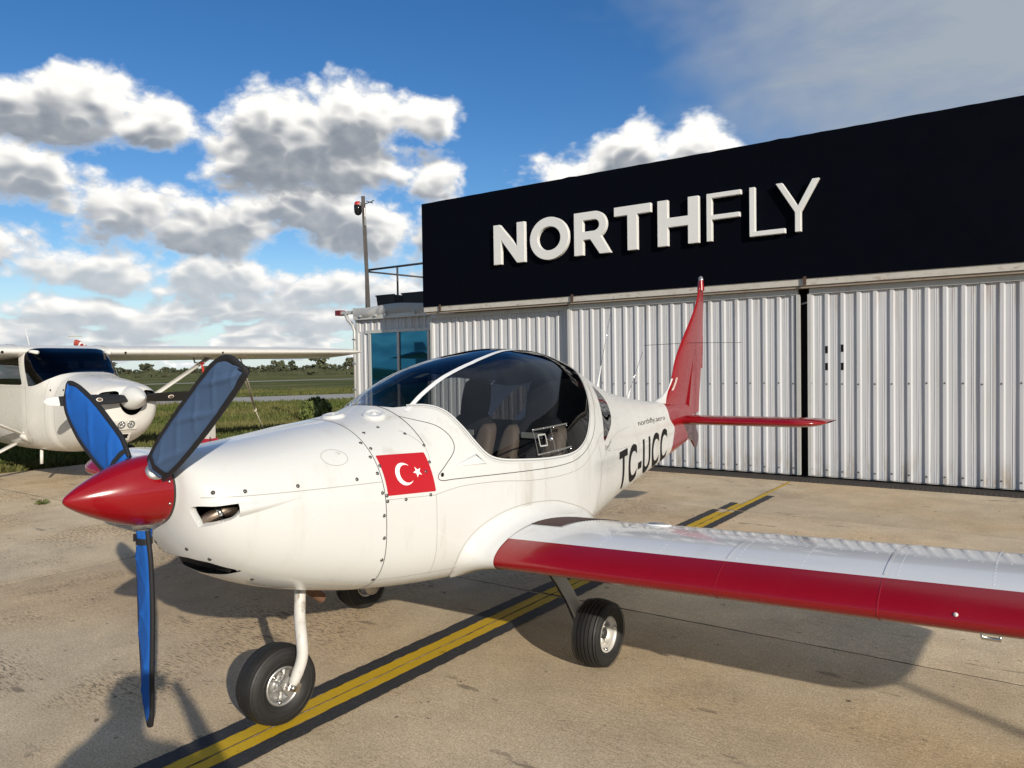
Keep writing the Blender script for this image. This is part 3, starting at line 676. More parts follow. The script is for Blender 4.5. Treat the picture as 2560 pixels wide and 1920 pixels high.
# floor track and drain in front of the doors
GRATE = mat('drain_iron', (.06, .05, .043), .75, .3, var=.4, vs=15, dirt=(.2, .1, .05), dirt_amt=.5)
dr = obj('drain', MB().b2((-9.4, 10.43, -.05), (7.1, 10.82, -.012)), mat('drain_dark', (.02, .018, .016), .9)); tag(dr, kind='structure')
for a, c in ((10.43, 10.45), (10.60, 10.62), (10.78, 10.80)): obj('rail', MB().b2((-9.4, a, -.011), (7.1, c, .006)), GRATE, dr)
x = -9.3; BAR = None
while x < 3.4:
    if BAR is None: BAR = mesh('grate_bar', MB().box((0, 0, 0), (.022, .14, .012)).V, MB().box((0, 0, 0), (.022, .14, .012)).F)
    o = link('grate_bar', BAR, GRATE, dr); o.location = (x, 10.525, -.004); x += .055
sl = obj('threshold', MB().b2((-9.4, 10.82, -.06), (7.1, 11.3, -.006)), CONC); tag(sl, kind='structure')

# fascia lettering: each letter is a raised box letter
def letter(name, polys, holes=None):
    """polys: list of outlines (x,z) in metres, unit height .66, origin bottom left"""
    b = MB()
    for p in polys: b.prism(p, SY - .085, SY - .012)
    return b
LZ, LH = 3.30, .66
def rect(x0, x1, z0, z1): return [(x0, LZ + z0), (x1, LZ + z0), (x1, LZ + z1), (x0, LZ + z1)]
def ringp(cx, cz, rx, rz, w, a0=0, a1=2 * math.pi, n=40):
    b = MB(True); P = []
    for i in range(n + 1):
        t = a0 + (a1 - a0) * i / n; c, s = math.cos(t), math.sin(t)
        P.append(((cx + rx * c, cz + rz * s), (cx + (rx - w) * c, cz + (rz - w) * s)))
    for i in range(n):
        (o0, i0), (o1, i1) = P[i], P[i + 1]; b.prism([i0, o0, o1, i1], SY - .085, SY - .012)
    return b
def L_N(x):
    w, T = .155, .63
    return [[(x, LZ), (x + w, LZ), (x + w, LZ + .40), (x + T - w, LZ), (x + T, LZ), (x + T, LZ + LH), (x + T - w, LZ + LH), (x + T - w, LZ + .27), (x + w - .03, LZ + LH), (x, LZ + LH)]]
def mk(polys): 
    b = MB()
    for p in polys: b.prism(p, SY - .085, SY - .012)
    return b
def mkO(cx, rx, w): 
    b = MB(); n = 56; y0, y1 = SY - .085, SY - .012; V = []; rz = LH / 2 + .01; cz = LZ + LH / 2
    for k in range(n):
        t = 2 * math.pi * k / n; c, s = math.cos(t), math.sin(t)
        for y in (y0, y1):
            V += [(cx + rx * c, y, cz + rz * s), (cx + (rx - w) * c, y, cz + (rz - w) * s)]
    F = []
    for k in range(n):
        a, b_ = 4 * k, 4 * ((k + 1) % n)
        F += [(a, a + 1, b_ + 1, b_), (a + 2, b_ + 2, b_ + 3, a + 3), (a, b_, b_ + 2, a + 2), (a + 1, a + 3, b_ + 3, b_ + 1)]
    return b.add(V, F)
def mkR(x):
    w = .16; top, r = LZ + LH, .21; n = 14; o = [(x, LZ), (x, top), (x + .36, top)]
    cz = top - r
    o += [(x + .36 + r * math.sin(t), cz + r * math.cos(t)) for t in np.linspace(.15, math.pi * .82, n)]
    o += [(x + .64, LZ), (x + .45, LZ), (x + .285, LZ + .235), (x + w, LZ + .235), (x + w, LZ)]
    ri = .085; inn = [(x + w, LZ + .36), (x + w, top - .125), (x + .36, top - .125)] + [(x + .36 + ri * math.sin(t), cz + ri * .99 * math.cos(t)) for t in np.linspace(.2, math.pi - .2, 8)] + [(x + .36, LZ + .36)]
    # triangulate outline with the counter using bmesh
    bm = bmesh.new(); rings = []
    for poly in (o, inn):
        vs_ = [bm.verts.new((px, SY - .085, pz)) for px, pz in poly]; es = [bm.edges.new((vs_[i], vs_[(i + 1) % len(vs_)])) for i in range(len(vs_))]; rings += es
    bmesh.ops.triangle_fill(bm, use_beauty=True, edges=rings)
    ext = bmesh.ops.extrude_face_region(bm, geom=bm.faces[:]); bmesh.ops.translate(bm, vec=(0, .073, 0), verts=[v for v in ext['geom'] if isinstance(v, bmesh.types.BMVert)])
    bmesh.ops.recalc_face_normals(bm, faces=bm.faces); me = bpy.data.meshes.new('letter'); bm.to_mesh(me); bm.free(); return me
sgn_ = [('N', mk(L_N(-7.615))), ('O', mkO(-6.515, .365, .15)), ('R', mkR(-6.05)),
        ('T', mk([[(-5.35, LZ + LH - .135), (-5.13, LZ + LH - .135), (-5.13, LZ), (-4.97, LZ), (-4.97, LZ + LH - .135), (-4.75, LZ + LH - .135), (-4.75, LZ + LH), (-5.35, LZ + LH)]])),
        ('H', mk([[(-4.645, LZ), (-4.485, LZ), (-4.485, LZ + .265), (-4.18, LZ + .265), (-4.18, LZ), (-4.02, LZ), (-4.02, LZ + LH), (-4.18, LZ + LH), (-4.18, LZ + .40), (-4.485, LZ + .40), (-4.485, LZ + LH), (-4.645, LZ + LH)]])),
        ('F', mk([[(-3.905, LZ), (-3.83, LZ), (-3.83, LZ + .295), (-3.44, LZ + .295), (-3.44, LZ + .36), (-3.83, LZ + .36), (-3.83, LZ + .595), (-3.42, LZ + .595), (-3.42, LZ + LH), (-3.905, LZ + LH)]])),
        ('L', mk([[(-3.305, LZ), (-2.835, LZ), (-2.835, LZ + .065), (-3.23, LZ + .065), (-3.23, LZ + LH), (-3.305, LZ + LH)]])),
        ('Y', mk([[(-2.708, LZ), (-2.634, LZ), (-2.634, LZ + .255), (-2.405, LZ + LH), (-2.49, LZ + LH), (-2.671, LZ + .335), (-2.87, LZ + LH), (-2.955, LZ + LH), (-2.708, LZ + .255)]]))]
for ch, s_ in sgn_:
    if isinstance(s_, MB): o = obj('letter', s_, LETTER, hg)
    else: o = link('letter', s_, LETTER, hg)
    for v_ in o.data.vertices: v_.co.x *= SK; v_.co.z = 1.6 + (v_.co.z - 1.6) * SK
    o['label'] = 'white raised letter ' + ch + ' on the navy fascia'
    bv = o.modifiers.new('bevel', 'BEVEL'); bv.width = .006; bv.segments = 2; bv.limit_method = 'ANGLE'

# ------------------------------------------------------------------ office annex left of the doors
OY = 12.2
of = empty('office_annex', (-11.5, OY, 0), 0, 'low corrugated office annex with blue reflective windows left of the hangar doors', 'building')
def ob(name, mb, m, par=of):
    mb.V = [(x + 11.5, y - OY, z) for x, y, z in mb.V]; return obj(name, mb, m, par)
def winmat():
    m = bpy.data.materials.new('blue_solar_glass'); m.use_nodes = True; b = m.node_tree.nodes['Principled BSDF']; g = NG(m.node_tree)
    b.inputs['Base Color'].default_value = (.018, .125, .215, 1); b.inputs['Metallic'].default_value = .92; b.inputs['Roughness'].default_value = .03
    tc = g.n('ShaderNodeTexCoord').outputs['Object']; bn = g.n('ShaderNodeBump'); bn.inputs['Strength'].default_value = .05; bn.inputs['Distance'].default_value = .05
    g.link(g.noise(tc, .8, 2, .4), bn.inputs['Height']); g.link(bn.outputs[0], b.inputs['Normal']); return m
WINB = winmat()
random.seed(2)
ob('wall', corr(-12.97, -12.62, .0, 2.43, OY), CLAD); ob('wall', corr(-12.97, -9.3, 2.43, 2.74, OY + .0, x_off=.05), CLAD)
ob('wall_core', MB().b2((-12.96, OY + .05, 0), (-9.3, 18, 2.75)), FRAME)
ob('corner_trim', MB().b2((-12.995, OY - .05, 0), (-12.93, OY + .02, 2.74)), FRAME)
ob('drainpipe', MB(True).tube([(-13.05, OY - .02, 0), (-13.05, OY - .02, 2.45), (-13.12, OY - .02, 2.6), (-13.3, OY, 2.74), (-13.36, OY, 2.86)], .042, 10), FRAME)
for z in (.5, 1.1, 1.7, 2.25): ob('pipe_clip', MB().b2((-13.10, OY - .07, z), (-12.99, OY + .02, z + .03)), METAL)
ob('window_head', MB().b2((-12.70, OY - .045, 2.385), (-9.3, OY + .02, 2.455)), FRAME)
for x0, x1 in ((-12.53, -11.71), (-11.64, -10.82), (-10.75, -9.93)): w = ob('window_pane', MB().b2((x0, OY - .012, .12), (x1, OY + .01, 2.384)), WINB)
for x in (-12.60, -11.708, -10.818): ob('mullion', MB().b2((x, OY - .04, .05), (x + .066, OY + .02, 2.384)), FRAME)
# tarpaulin edge of the flat roof
n = 90; G = np.zeros((n, 12, 3))
for i in range(n):
    x = -13.0 + 3.6 * i / (n - 1)
    for j in range(12):
        t = j / 11; fold = (.03 * math.sin(x * 7.3 + 2.1 * math.sin(x * 2.1) + 1.2 * t) * (.5 + .5 * math.sin(x * 1.3 + .4)) + .012 * math.sin(x * 17 + 3 * math.sin(x * 4.7) + t * 4)) * math.sin(t * 3.0)
        G[i, j] = (x, OY - .10 - .05 * math.sin(t * math.pi) - fold, 2.99 + .025 * math.sin(x * 3.1) - .25 * t)
G -= np.array([-11.5, OY, 0]); obj('tarpaulin_edge', gridmesh(G), TARP, of)
ob('eaves_band', MB().b2((-12.98, OY - .12, 2.70), (-9.3, OY - .02, 2.79)), FRAME)
for x in (-12.75, -12.28, -11.95, -11.1): ob('lamp_clip', MB().b2((x, OY - .17, 2.755), (x + .06, OY - .121, 2.80)), FRAME)
ob('roof_slab', MB().b2((-12.98, OY - .01, 2.80), (-9.3, 18, 2.95)), TARP)
ob('gutter', MB().b2((-13.5, OY - .03, 2.86), (-12.99, OY + .10, 2.93)), FRAME); ob('gutter_end', MB().b2((-13.66, OY - .06, 2.84), (-13.5, OY + .12, 2.96)), mat('gutter_red', (.14, .012, .02), .6))
# roof railing
rl = empty('roof_railing', (-11.5, OY + .2, 2.95), 0, 'dark steel railing along the flat roof of the office annex', 'railing')
def rb(name, pts, r, n=8): return obj(name, MB(True).tube([(x + 11.5, y - OY - .2, z - 2.95) for x, y, z in pts], r, n), STEELP, rl)
rb('top_rail', [(-12.86, OY + .2, 3.86), (-9.0, OY + .2, 3.87)], .024); rb('mid_rail', [(-12.86, OY + .2, 3.83), (-12.0, OY + 1.4, 3.72), (-10.4, OY + 3.6, 3.60)], .02)
for x in (-12.88, -11.88, -10.86): rb('post', [(x, OY + .2, 2.95), (x, OY + .2, 3.86)], .022)
rb('post', [(-11.45, OY + 2.2, 2.95), (-11.45, OY + 2.2, 3.66)], .022)
# planters
PLN = mat('planter_black', (.018, .018, .02), .5, var=.2)
for x0, x1, lab in ((-12.60, -12.02, 'black plastic planter box on the annex roof beside the mast'), (-11.80, -10.6, 'long black planter box on the annex roof next to the navy fascia')):
    o = empty('planter_box', ((x0 + x1) / 2, OY + .42, 2.95), 0, lab, 'planter'); w = (x1 - x0) / 2
    b = MB(); V = [(-w * .93, -.15, 0), (w * .93, -.15, 0), (w * .93, .15, 0), (-w * .93, .15, 0), (-w, -.18, .30), (w, -.18, .30), (w, .18, .30), (-w, .18, .30), (-w * .96, -.15, .30), (w * .96, -.15, .30), (w * .96, .15, .30), (-w * .96, .15, .30), (-w * .96, -.15, .24), (w * .96, -.15, .24), (w * .96, .15, .24), (-w * .96, .15, .24)]
    b.add(V, [(3, 2, 1, 0), (0, 1, 5, 4), (1, 2, 6, 5), (2, 3, 7, 6), (3, 0, 4, 7), (4, 5, 9, 8), (5, 6, 10, 9), (6, 7, 11, 10), (7, 4, 8, 11), (8, 9, 13, 12), (9, 10, 14, 13), (10, 11, 15, 14), (11, 8, 12, 15), (12, 13, 14, 15)])
    obj('tub', b, PLN, o)
    for a, c in (((-w - .012, -.195, .285), (w + .012, -.181, .315)), ((-w - .012, .181, .285), (w + .012, .195, .315))): obj('rim', MB().b2(a, c), PLN, o)
# camera mast
ms = empty('camera_mast', (-12.74, OY + .1, 2.95), 0, 'brown steel mast with dome camera on the annex roof', 'mast')
obj('post', MB().tube([(.03, 0, 0), (-.08, 0, 2.58)], .062, 4), mat('mast_brown', (.032, .024, .022), .6, var=.2), ms)
obj('camera_arm', MB().b2((-.22, -.03, 2.38), (-.07, .03, 2.45)), WHITE2, ms)
dm = obj('camera_dome', MB(True).lathe([(2.17, .01), (2.19, .06), (2.25, .088), (2.33, .095), (2.40, .095), (2.40, .01)], 18, 'z', (-.25, 0, 0)), mat('dome_black', (.012, .012, .012), .15), ms)
obj('camera_cap', MB(True).lathe([(2.395, .085), (2.42, .085), (2.46, .08), (2.49, .05), (2.495, .005)], 18, 'z', (-.25, 0, 0)), mat('cap_red', (.4, .03, .03), .5), ms)
obj('antenna', MB().tube([(-.05, 0, 2.4), (.20, 0, 2.43), (.26, 0, 2.45)], .012, 6), DARKM, ms); obj('antenna', MB().tube([(.13, -.1, 2.43), (.13, .1, 2.42)], .01, 6), DARKM, ms)
obj('cable', MB().tube([(.02, -.05, 2.3), (.035, -.06, 2.1), (.02, -.05, 1.9)], .008, 5), WHITE2, ms)

# ================================================================== LIGHT AIRCRAFT (nose towards -Y)
XS, Y0 = -2.854, 1.26
ac = empty('light_aircraft', (XS, Y0, 0), 0, 'white two-seat low-wing light aircraft with red spinner, red wing edges and red tail', 'aircraft')
FUS = Loft([(.352, 1.268, 1.010, .128, 1.138, 2, 2), (.366, 1.276, .955, .185, 1.12, 2, 2), (.40, 1.283, .885, .243, 1.09, 2, 2.1), (.46, 1.287, .815, .29, 1.06, 2.1, 2.2),
            (.60, 1.297, .725, .345, 1.03, 2.2, 2.4), (.80, 1.318, .645, .395, 1.0, 2.2, 2.6), (1.0, 1.343, .592, .43, .97, 2.2, 2.9), (1.15, 1.357, .562, .452, .95, 2.2, 3.2),
            (1.35, 1.385, .54, .488, .94, 2.1, 3.8), (1.5, 1.43, .525, .517, .95, 1.95, 4), (1.65, 1.52, .515, .54, .97, 1.88, 4.3), (1.86, 1.605, .505, .565, .98, 1.9, 4.5),
            (2.2, 1.675, .50, .588, .98, 2, 4.5), (2.55, 1.712, .505, .585, .98, 2.05, 4.5), (2.85, 1.705, .525, .555, .98, 2.05, 4.5), (3.1, 1.665, .555, .505, .97, 2.05, 4.3),
            (3.35, 1.585, .585, .445, .96, 2.05, 4.2), (3.6, 1.495, .615, .39, .95, 2.05, 4), (3.9, 1.405, .645, .33, .94, 2.1, 4), (4.3, 1.335, .69, .255, .95, 2.2, 4),
            (4.7, 1.285, .735, .185, .96, 2.2, 4), (5.0, 1.262, .77, .135, .98, 2.2, 4), (5.3, 1.245, .805, .09, 1.0, 2.2, 3.5), (5.6, 1.22, .85, .05, 1.02, 2, 3), (5.75, 1.2, .89, .03, 1.03, 2, 2.5)])
FW = 1.15
us = np.concatenate([np.linspace(.352, .40, 12), np.linspace(.41, 1.15, 50)])
cowl = FUS.grid(us, 144)
uz = lambda m: m[0][:, 1:3]
# side cooling inlets
INL = smooth_curve([(.372, 1.079), (.43, 1.082), (.505, 1.085), (.517, 1.075), (.488, 1.035), (.45, 1.020), (.40, 1.006), (.390, 1.010)], 48, True)
hole, cowl = clip(cowl, np.where(np.abs(cowl[0][:, 0]) > .05, sdpoly(uz(cowl), INL), -1))
# chin inlet
CH = [(-.225, .795), (-.16, .845), (-.08, .862), (.08, .862), (.16, .845), (.225, .795), (.15, .778), (0, .772), (-.15, .778)]
hole, cowl = clip(cowl, np.where((cowl[0][:, 1] < .66), sdpoly(cowl[0][:, [0, 2]], CH), -1))
split_z = pchip([.3, .5, .75, 1.16], [1.122, 1.112, 1.104, 1.092])
upc, loc_ = clip(cowl, cowl[0][:, 2] - split_z(cowl[0][:, 1]))
uc = obj('upper_cowling', upc, WHITE, ac); lc = obj('lower_cowling', loc_, WHITE, ac)
# inlet lips and the dark engine bay behind them
bay = FUS.grid(np.linspace(.42, 1.14, 24), 72, .12); obj('engine_bay', bay, mat('bay_black', (.012, .012, .012), .8), ac)
for sg in (1, -1):
    P = np.concatenate([INL, INL[:1]]); v = FUS.side(P[:, 0], P[:, 1]) * sg; A = np.stack([v, P[:, 0], P[:, 1]], -1); N = FUS.normal(A[:, 0], A[:, 1], A[:, 2])
    c0 = A[:-1].mean(0); B_ = A - N * .016 + (c0 - A) * .05; C_ = A - N * .03 + (c0 - A) * .02
    obj('inlet_lip', gridmesh(np.stack([A + N * .0015 - (c0 - A) * .02, A + N * .002, B_, C_]), flip=sg > 0), WHITE, lc)
    obj('exhaust_pipe', MB(True).tube([(sg * .14, .40, .99), (sg * .165, .42, 1.0), (sg * .20, .445, 1.03), (sg * .225, .485, 1.05), (sg * .235, .56, 1.05)], .024, 14), mat('heat_tinted_steel', (.30, .23, .18), .35, .9, var=.3, vs=12), ac)
    obj('pipe_clamp', MB(True).tube([(sg * .217, .468, 1.042), (sg * .224, .483, 1.049)], .028, 14), CHROME, ac)
    # blister running back from the inlet
    n = 30; G = np.zeros((n, 9, 3))
    for i in range(n):
        t = i / (n - 1); u = .50 + .25 * t; zc = 1.060 + .022 * t; hw = (.026 * (1 - t) ** .8 + .001)
        for j in range(9):
            s_ = j / 8 * 2 - 1; z = zc + s_ * hw; v = float(FUS.side(u, z)); nn = FUS.normal(np.array([v]), np.array([u]), np.array([z]))[0]
            p = np.array([v, u, z]) + nn * (.0008 + .016 * (1 - t) ** 1.2 * max(0, (1 - s_ * s_)) ** 1.3); G[i, j] = (p[0] * sg, p[1], p[2])
    obj('inlet_blister', gridmesh(G, flip=sg < 0), WHITE, lc)
# radiator screen and lip in the chin
obj('radiator', MB().box((0, .53, .83), (.34, .015, .09), Matrix.Rotation(.5, 3, 'X')), mat('radiator_fins', (.02, .02, .02), .6, .5, bump=.8, bs=200), ac)
# ---- fuselage shell behind the firewall
us2 = np.concatenate([np.linspace(1.15, 3.5, 130), np.linspace(3.53, 5.75, 70)])
fus = FUS.grid(us2, 144)
GL = list(smooth_curve([(1.495, 1.40), (1.60, 1.405), (1.665, 1.375), (1.70, 1.30), (1.735, 1.22), (1.79, 1.150), (1.88, 1.115), (2.05, 1.095), (2.3, 1.078), (2.52, 1.078), (2.66, 1.105), (2.78, 1.165), (2.90, 1.28), (3.02, 1.42), (3.13, 1.545), (3.25, 1.64)], 120)) + [(3.35, 1.9), (1.40, 1.9), (1.40, 1.42)]
gls, body = clip(fus, sdpoly(uz(fus), GL))
RW = smooth_curve([(3.085, 1.10), (3.20, 1.135), (3.36, 1.205), (3.435, 1.30), (3.42, 1.39), (3.30, 1.455), (3.235, 1.38), (3.175, 1.28), (3.12, 1.18)], 60, True)
rwin, body = clip(body, sdpoly(uz(body), RW))
bz = body[0]; redline = pchip([.6, .76, .9, 1.02, 1.12, 1.2, 1.4], [4.97, 4.99, 5.06, 5.12, 5.00, 5.02, 5.1])
tailr, body = clip(body, bz[:, 1] - redline(bz[:, 2]))
fo = obj('fuselage', body, WHITE2, ac); obj('tail_cone', tailr, RED, ac)['label'] = 'red painted tail cone'
for sg in (1, -1):
    k, _ = clip(rwin, rwin[0][:, 0] * sg); obj('rear_window', k, REARG, ac)
# visor film over the upper canopy
vis = pchip([1.3, 1.70, 1.9, 2.2, 2.45, 2.65, 2.85, 3.1, 3.4], [1.60, 1.585, 1.545, 1.492, 1.512, 1.528, 1.512, 1.50, 1.50])
tint, clear = clip(gls, gls[0][:, 2] - vis(gls[0][:, 1]))
cg = obj('canopy', clear, CANOPY, ac); obj('tinted_visor', tint, TINT, cg)
# canopy frame ring around the glass
gc = np.array([p for p in GL[:-3]])
for sg in (1, -1):
    obj('canopy_frame', FUS.seam(gc[4:], .022, sg, .0035), WHITE, cg)
    off = gc[6:] + 0
    obj('canopy_gasket', FUS.seam(gc[4:], .006, sg, .0042), mat('gasket_grey', (.30, .30, .30), .6), cg)
    # longitudinal white bands on the bubble
    uu = np.linspace(1.515, 2.66, 60); vv = np.interp(uu, [1.5, 2.1, 2.66], [.235, .195, .11]) * sg; zz = FUS.top(uu, vv); P = np.stack([vv, uu, zz], -1)
    obj('canopy_band', ribbon(P, FUS.normal(vv, uu, zz), .024, .003), mat('band_white', (.72, .73, .74), .4), cg)
# sliding vent window and catches on the near side (clear perspex strips)
VENT = mat('perspex_edge', (.14, .14, .135), .25, var=.1)
for z0 in (1.245, 1.112):
    uu = np.linspace(2.18, 2.545, 12); zz = np.full(12, z0) + np.linspace(0, .012, 12); v = FUS.side(uu, zz)
    obj('vent_track', ribbon(np.stack([v, uu, zz], -1), FUS.normal(v, uu, zz), .009, .005), VENT, cg)
for u in (2.185, 2.36):
    zz = np.linspace(1.115, 1.245, 8); uu = np.full(8, u); v = FUS.side(uu, zz); obj('vent_edge', ribbon(np.stack([v, uu, zz], -1), FUS.normal(v, uu, zz), .005, .005), VENT, cg)
SQ = [(2.215, 1.155), (2.285, 1.155), (2.285, 1.215), (2.215, 1.215), (2.215, 1.155)]
def dense(poly, n=8): return np.concatenate([np.linspace(poly[i], poly[i + 1], n, endpoint=False) for i in range(len(poly) - 1)] + [np.array([poly[-1]])])
for i in range(4): obj('vent_scoop_edge', FUS.seam(np.linspace(SQ[i], SQ[i + 1], 5), .008, 1, .009), mat('perspex_bright', (.40, .40, .38), .2), cg)
kn = stud_mesh('vent_knob', .014, 1.2, 10)
def onside(u, z, sg=1): v = float(FUS.side(u, z)) * sg; return np.array([v, u, z]), FUS.normal(np.array([v]), np.array([u]), np.array([z]))[0]
p, n = onside(2.335, 1.185); place('vent_knob', kn, CHROME, p + n * .004, n, cg)
vs_ = stud_mesh('vent_screw', .006, .8, 6)
for u in (2.19, 2.29, 2.39, 2.53):
    for z in (1.247, 1.114): p, n = onside(u, z); place('vent_screw', vs_, CHROME, p + n * .006, n, cg)
# ---- panel seams
def seam2(name, pts, w=.0035, m=SEAM, par=fo, n=70, sgs=(1, -1), sm=True):
    c = smooth_curve(pts, n) if sm else np.array(pts)
    for sg in sgs: obj(name, FUS.seam(c, w, sg), m, par)
obj('firewall_seam', FUS.hoop(1.15, 0, 2 * math.pi, .0035, n=140), SEAM, fo)
cs = [(u, float(split_z(u))) for u in np.linspace(.39, 1.15, 40)]; seam2('cowl_seam', cs, .0028, SEAML, uc, sm=False)
seam2('canopy_skirt_seam', [(1.46, 1.36), (1.50, 1.345), (1.58, 1.31), (1.615, 1.25), (1.60, 1.19), (1.52, 1.125), (1.465, 1.085), (1.475, 1.06), (1.56, 1.058), (1.75, 1.052), (2.1, 1.038), (2.4, 1.030), (2.6, 1.045), (2.78, 1.10), (2.93, 1.20), (3.06, 1.34), (3.18, 1.48)], .004, SEAM, fo, 130)
obj('canopy_front_seam', FUS.hoop(1.46, -.92, .92, .0045, n=50), SEAM, fo)
seam2('waist_seam', [(1.43, 1.0), (1.60, 1.02), (1.85, 1.012), (2.1, .985), (2.4, .972), (2.65, .99), (2.85, 1.06), (3.0, 1.14), (3.2, 1.18)], .0028, SEAML)
seam2('side_seam', [(1.15, 1.012), (1.28, 1.005), (1.43, .998)], .0024, SEAML); seam2('side_seam', [(1.43, 1.0), (1.43, .8), (1.43, .62)], .0022, SEAML); seam2('side_seam', [(1.15, .64), (1.4, .625), (1.6, .615)], .0022, SEAML)
seam2('glareshield_seam', [(1.385, 1.30), (1.43, 1.26), (1.455, 1.21), (1.44, 1.15), (1.40, 1.10), (1.37, 1.06)], .002, SEAML)
seam2('aft_seam', [(2.95, 1.12), (3.0, .95), (2.95, .78), (2.88, .64)], .0025, SEAML); seam2('aft_seam', [(3.3, 1.02), (3.8, 1.0), (4.4, .99), (5.0, .985)], .0022, SEAML); seam2('aft_seam', [(3.0, .95), (3.15, 1.04), (3.4, 1.12), (3.8, 1.14)], .0022, SEAML)
# oil door on the upper cowling
t = np.linspace(0, 2 * math.pi, 40); C_ = np.stack([.96 + .062 * np.cos(t), 1.215 + .032 * np.sin(t)], -1); obj('oil_door_seam', FUS.seam(C_, .0022, 1), SEAML, uc)
for a in ([(.975, 1.228), (.985, 1.236), (1.0, 1.228)], [(.985, 1.222), (.99, 1.232)]): obj('oil_door_mark', FUS.seam(np.array(a), .002, 1), SEAML, uc)
# round vents on top of the scuttle
for u, v in ((1.235, .02), (1.37, .16), ):
    z = float(FUS.top(u, v)); nn = FUS.normal(np.array([v]), np.array([u]), np.array([z]))[0]
    o = link('scuttle_vent', mesh('scuttle_vent', *(lambda b: (b.V, b.F))(MB(True).lathe([(-.008, .058), (.004, .058), (.012, .052), (.016, .04), (.010, .034), (.010, .012), (.016, .008), (.018, .001)], 28, 'z')), None, True), WHITE, fo)
    o.location = (v, u, z); o.rotation_euler = Vector(nn).to_track_quat('Z', 'Y').to_euler()
# triangular air scoop below the canopy
P3 = [(1.555, 1.115), (1.72, 1.165), (1.775, 1.108)]
def sidept(u, z, off=0.): p, n = onside(u, z); return p + n * off
for sg in (1, -1):
    A = [sidept(*P3[0], .001), sidept(*P3[1], .001), sidept(*P3[2], .001), sidept(1.705, 1.150, .020), sidept(1.752, 1.112, .020)]
    A = [(a[0] * sg, a[1], a[2]) for a in A]
    obj('air_scoop', MB().add(A, [(0, 1, 3), (0, 3, 4), (0, 4, 2)]), WHITE, fo)
    obj('scoop_mouth', MB().add([A[1], A[3], A[4], A[2]], [(0, 1, 2, 3)]), BLACKP, fo)
    o = sidept(1.488, 1.085, .0015); place('hinge_plug', stud_mesh('hinge_plug', .011, .3, 12), BLACKP, (o[0] * sg, o[1], o[2]), (sg, 0, 0), fo)
# screws along the cowling
SCW = stud_mesh('cowl_screw', .0085, .5, 10); WSH = stud_mesh('cowl_washer', .012, .12, 12)
for sg in (1, -1):
    for u, z in ([(.425, 1.134), (.53, 1.128), (.74, 1.124), (1.02, 1.118)] + [(1.137, z) for z in (1.045, .945, .845, .745, .65)] + [(1.135, z) for z in (1.13, 1.20, 1.26)]):
        p, n = onside(u, z, sg); place('washer', WSH, WHITE, p, n, lc if z < 1.1 else uc); place('screw', SCW, SCREW, p + n * .0012, n, lc if z < 1.1 else uc)
    for u, z in ((1.165, 1.235), (1.163, 1.16), (1.16, 1.03), (1.20, 1.30), (1.30, 1.318), (1.40, 1.283), (1.455, 1.225), (1.44, 1.15), (1.40, 1.11), (1.16, 1.005), (1.26, 1.0), (1.40, 1.003)):
        p, n = onside(u, z, sg); place('screw', SCW, SCREW, p, n, fo)
    for u, z in ((.40, .905), (.455, .862), (.63, .745)):
        p, n = onside(u, z, sg); place('screw', SCW, CHROME, p, n, lc)
# rivet rows on the side panels
rv = MB(True); rp = []
for sg in (1, -1):
    for z in np.arange(.60, 1.0, .028): rp.append(onside(1.168, z, sg))
    for u in np.arange(1.19, 1.62, .035): rp.append(onside(u, .635, sg))
    for u in np.arange(1.19, 1.44, .033): rp.append(onside(u, .985, sg))
    for u in np.arange(3.1, 4.9, .05): rp.append(onside(u, .97 if u > 3.3 else 1.0, sg))
for p, n in rp:
    q = Vector(n).to_track_quat('Z', 'Y').to_matrix()
    k = [q @ Vector((.0035 * math.cos(a), .0035 * math.sin(a), 0)) + Vector(p) for a in np.arange(6) * math.pi / 3] + [Vector(p + n * .0016)]
    rv.add(k, [(i, (i + 1) % 6, 6) for i in range(6)])
o = obj('rivets', rv, WHITE2, fo); o['kind'] = 'stuff'
# ---- national flag sticker (both sides): red field, white crescent and star
FLG = [(1.165, 1.205), (1.432, 1.196), (1.432, 1.016), (1.165, 1.028)]
FRED = mat('flag_red', (.43, .004, .011), .4, var=.03); FWH = mat('flag_white', (.82, .82, .80), .35)
for sg in (1, -1):
    pm = FUS.patch(np.linspace(1.15, 1.445, 50), np.linspace(1.0, 1.22, 44), sg, .0012); a, _ = clip(pm, sdpoly(uz(pm), FLG)); fl = obj('flag_sticker', a, FRED, fo)
    U, Z = uz(pm).T
    cx, cz = 1.278, 1.112; g1 = np.minimum(.050 - np.hypot(U - cx, Z - cz), np.hypot(U - cx - .0135, Z - cz) - .040)
    pm2 = FUS.patch(np.linspace(1.22, 1.38, 80), np.linspace(1.055, 1.17, 60), sg, .0024); U, Z = uz(pm2).T
    g1 = np.minimum(.050 - np.hypot(U - cx, Z - cz), np.hypot(U - cx - .0135, Z - cz) - .040); a, _ = clip(pm2, g1); obj('crescent', a, FWH, fl)
    st = [(1.352 + (.026 if k % 2 == 0 else .0105) * -math.cos(k * math.pi / 5), 1.114 + (.026 if k % 2 == 0 else .0105) * math.sin(k * math.pi / 5)) for k in range(10)]
    pm3 = FUS.patch(np.linspace(1.32, 1.385, 70), np.linspace(1.08, 1.15, 70), sg, .0024); a, _ = clip(pm3, sdpoly(uz(pm3), st)); obj('star', a, FWH, fl)
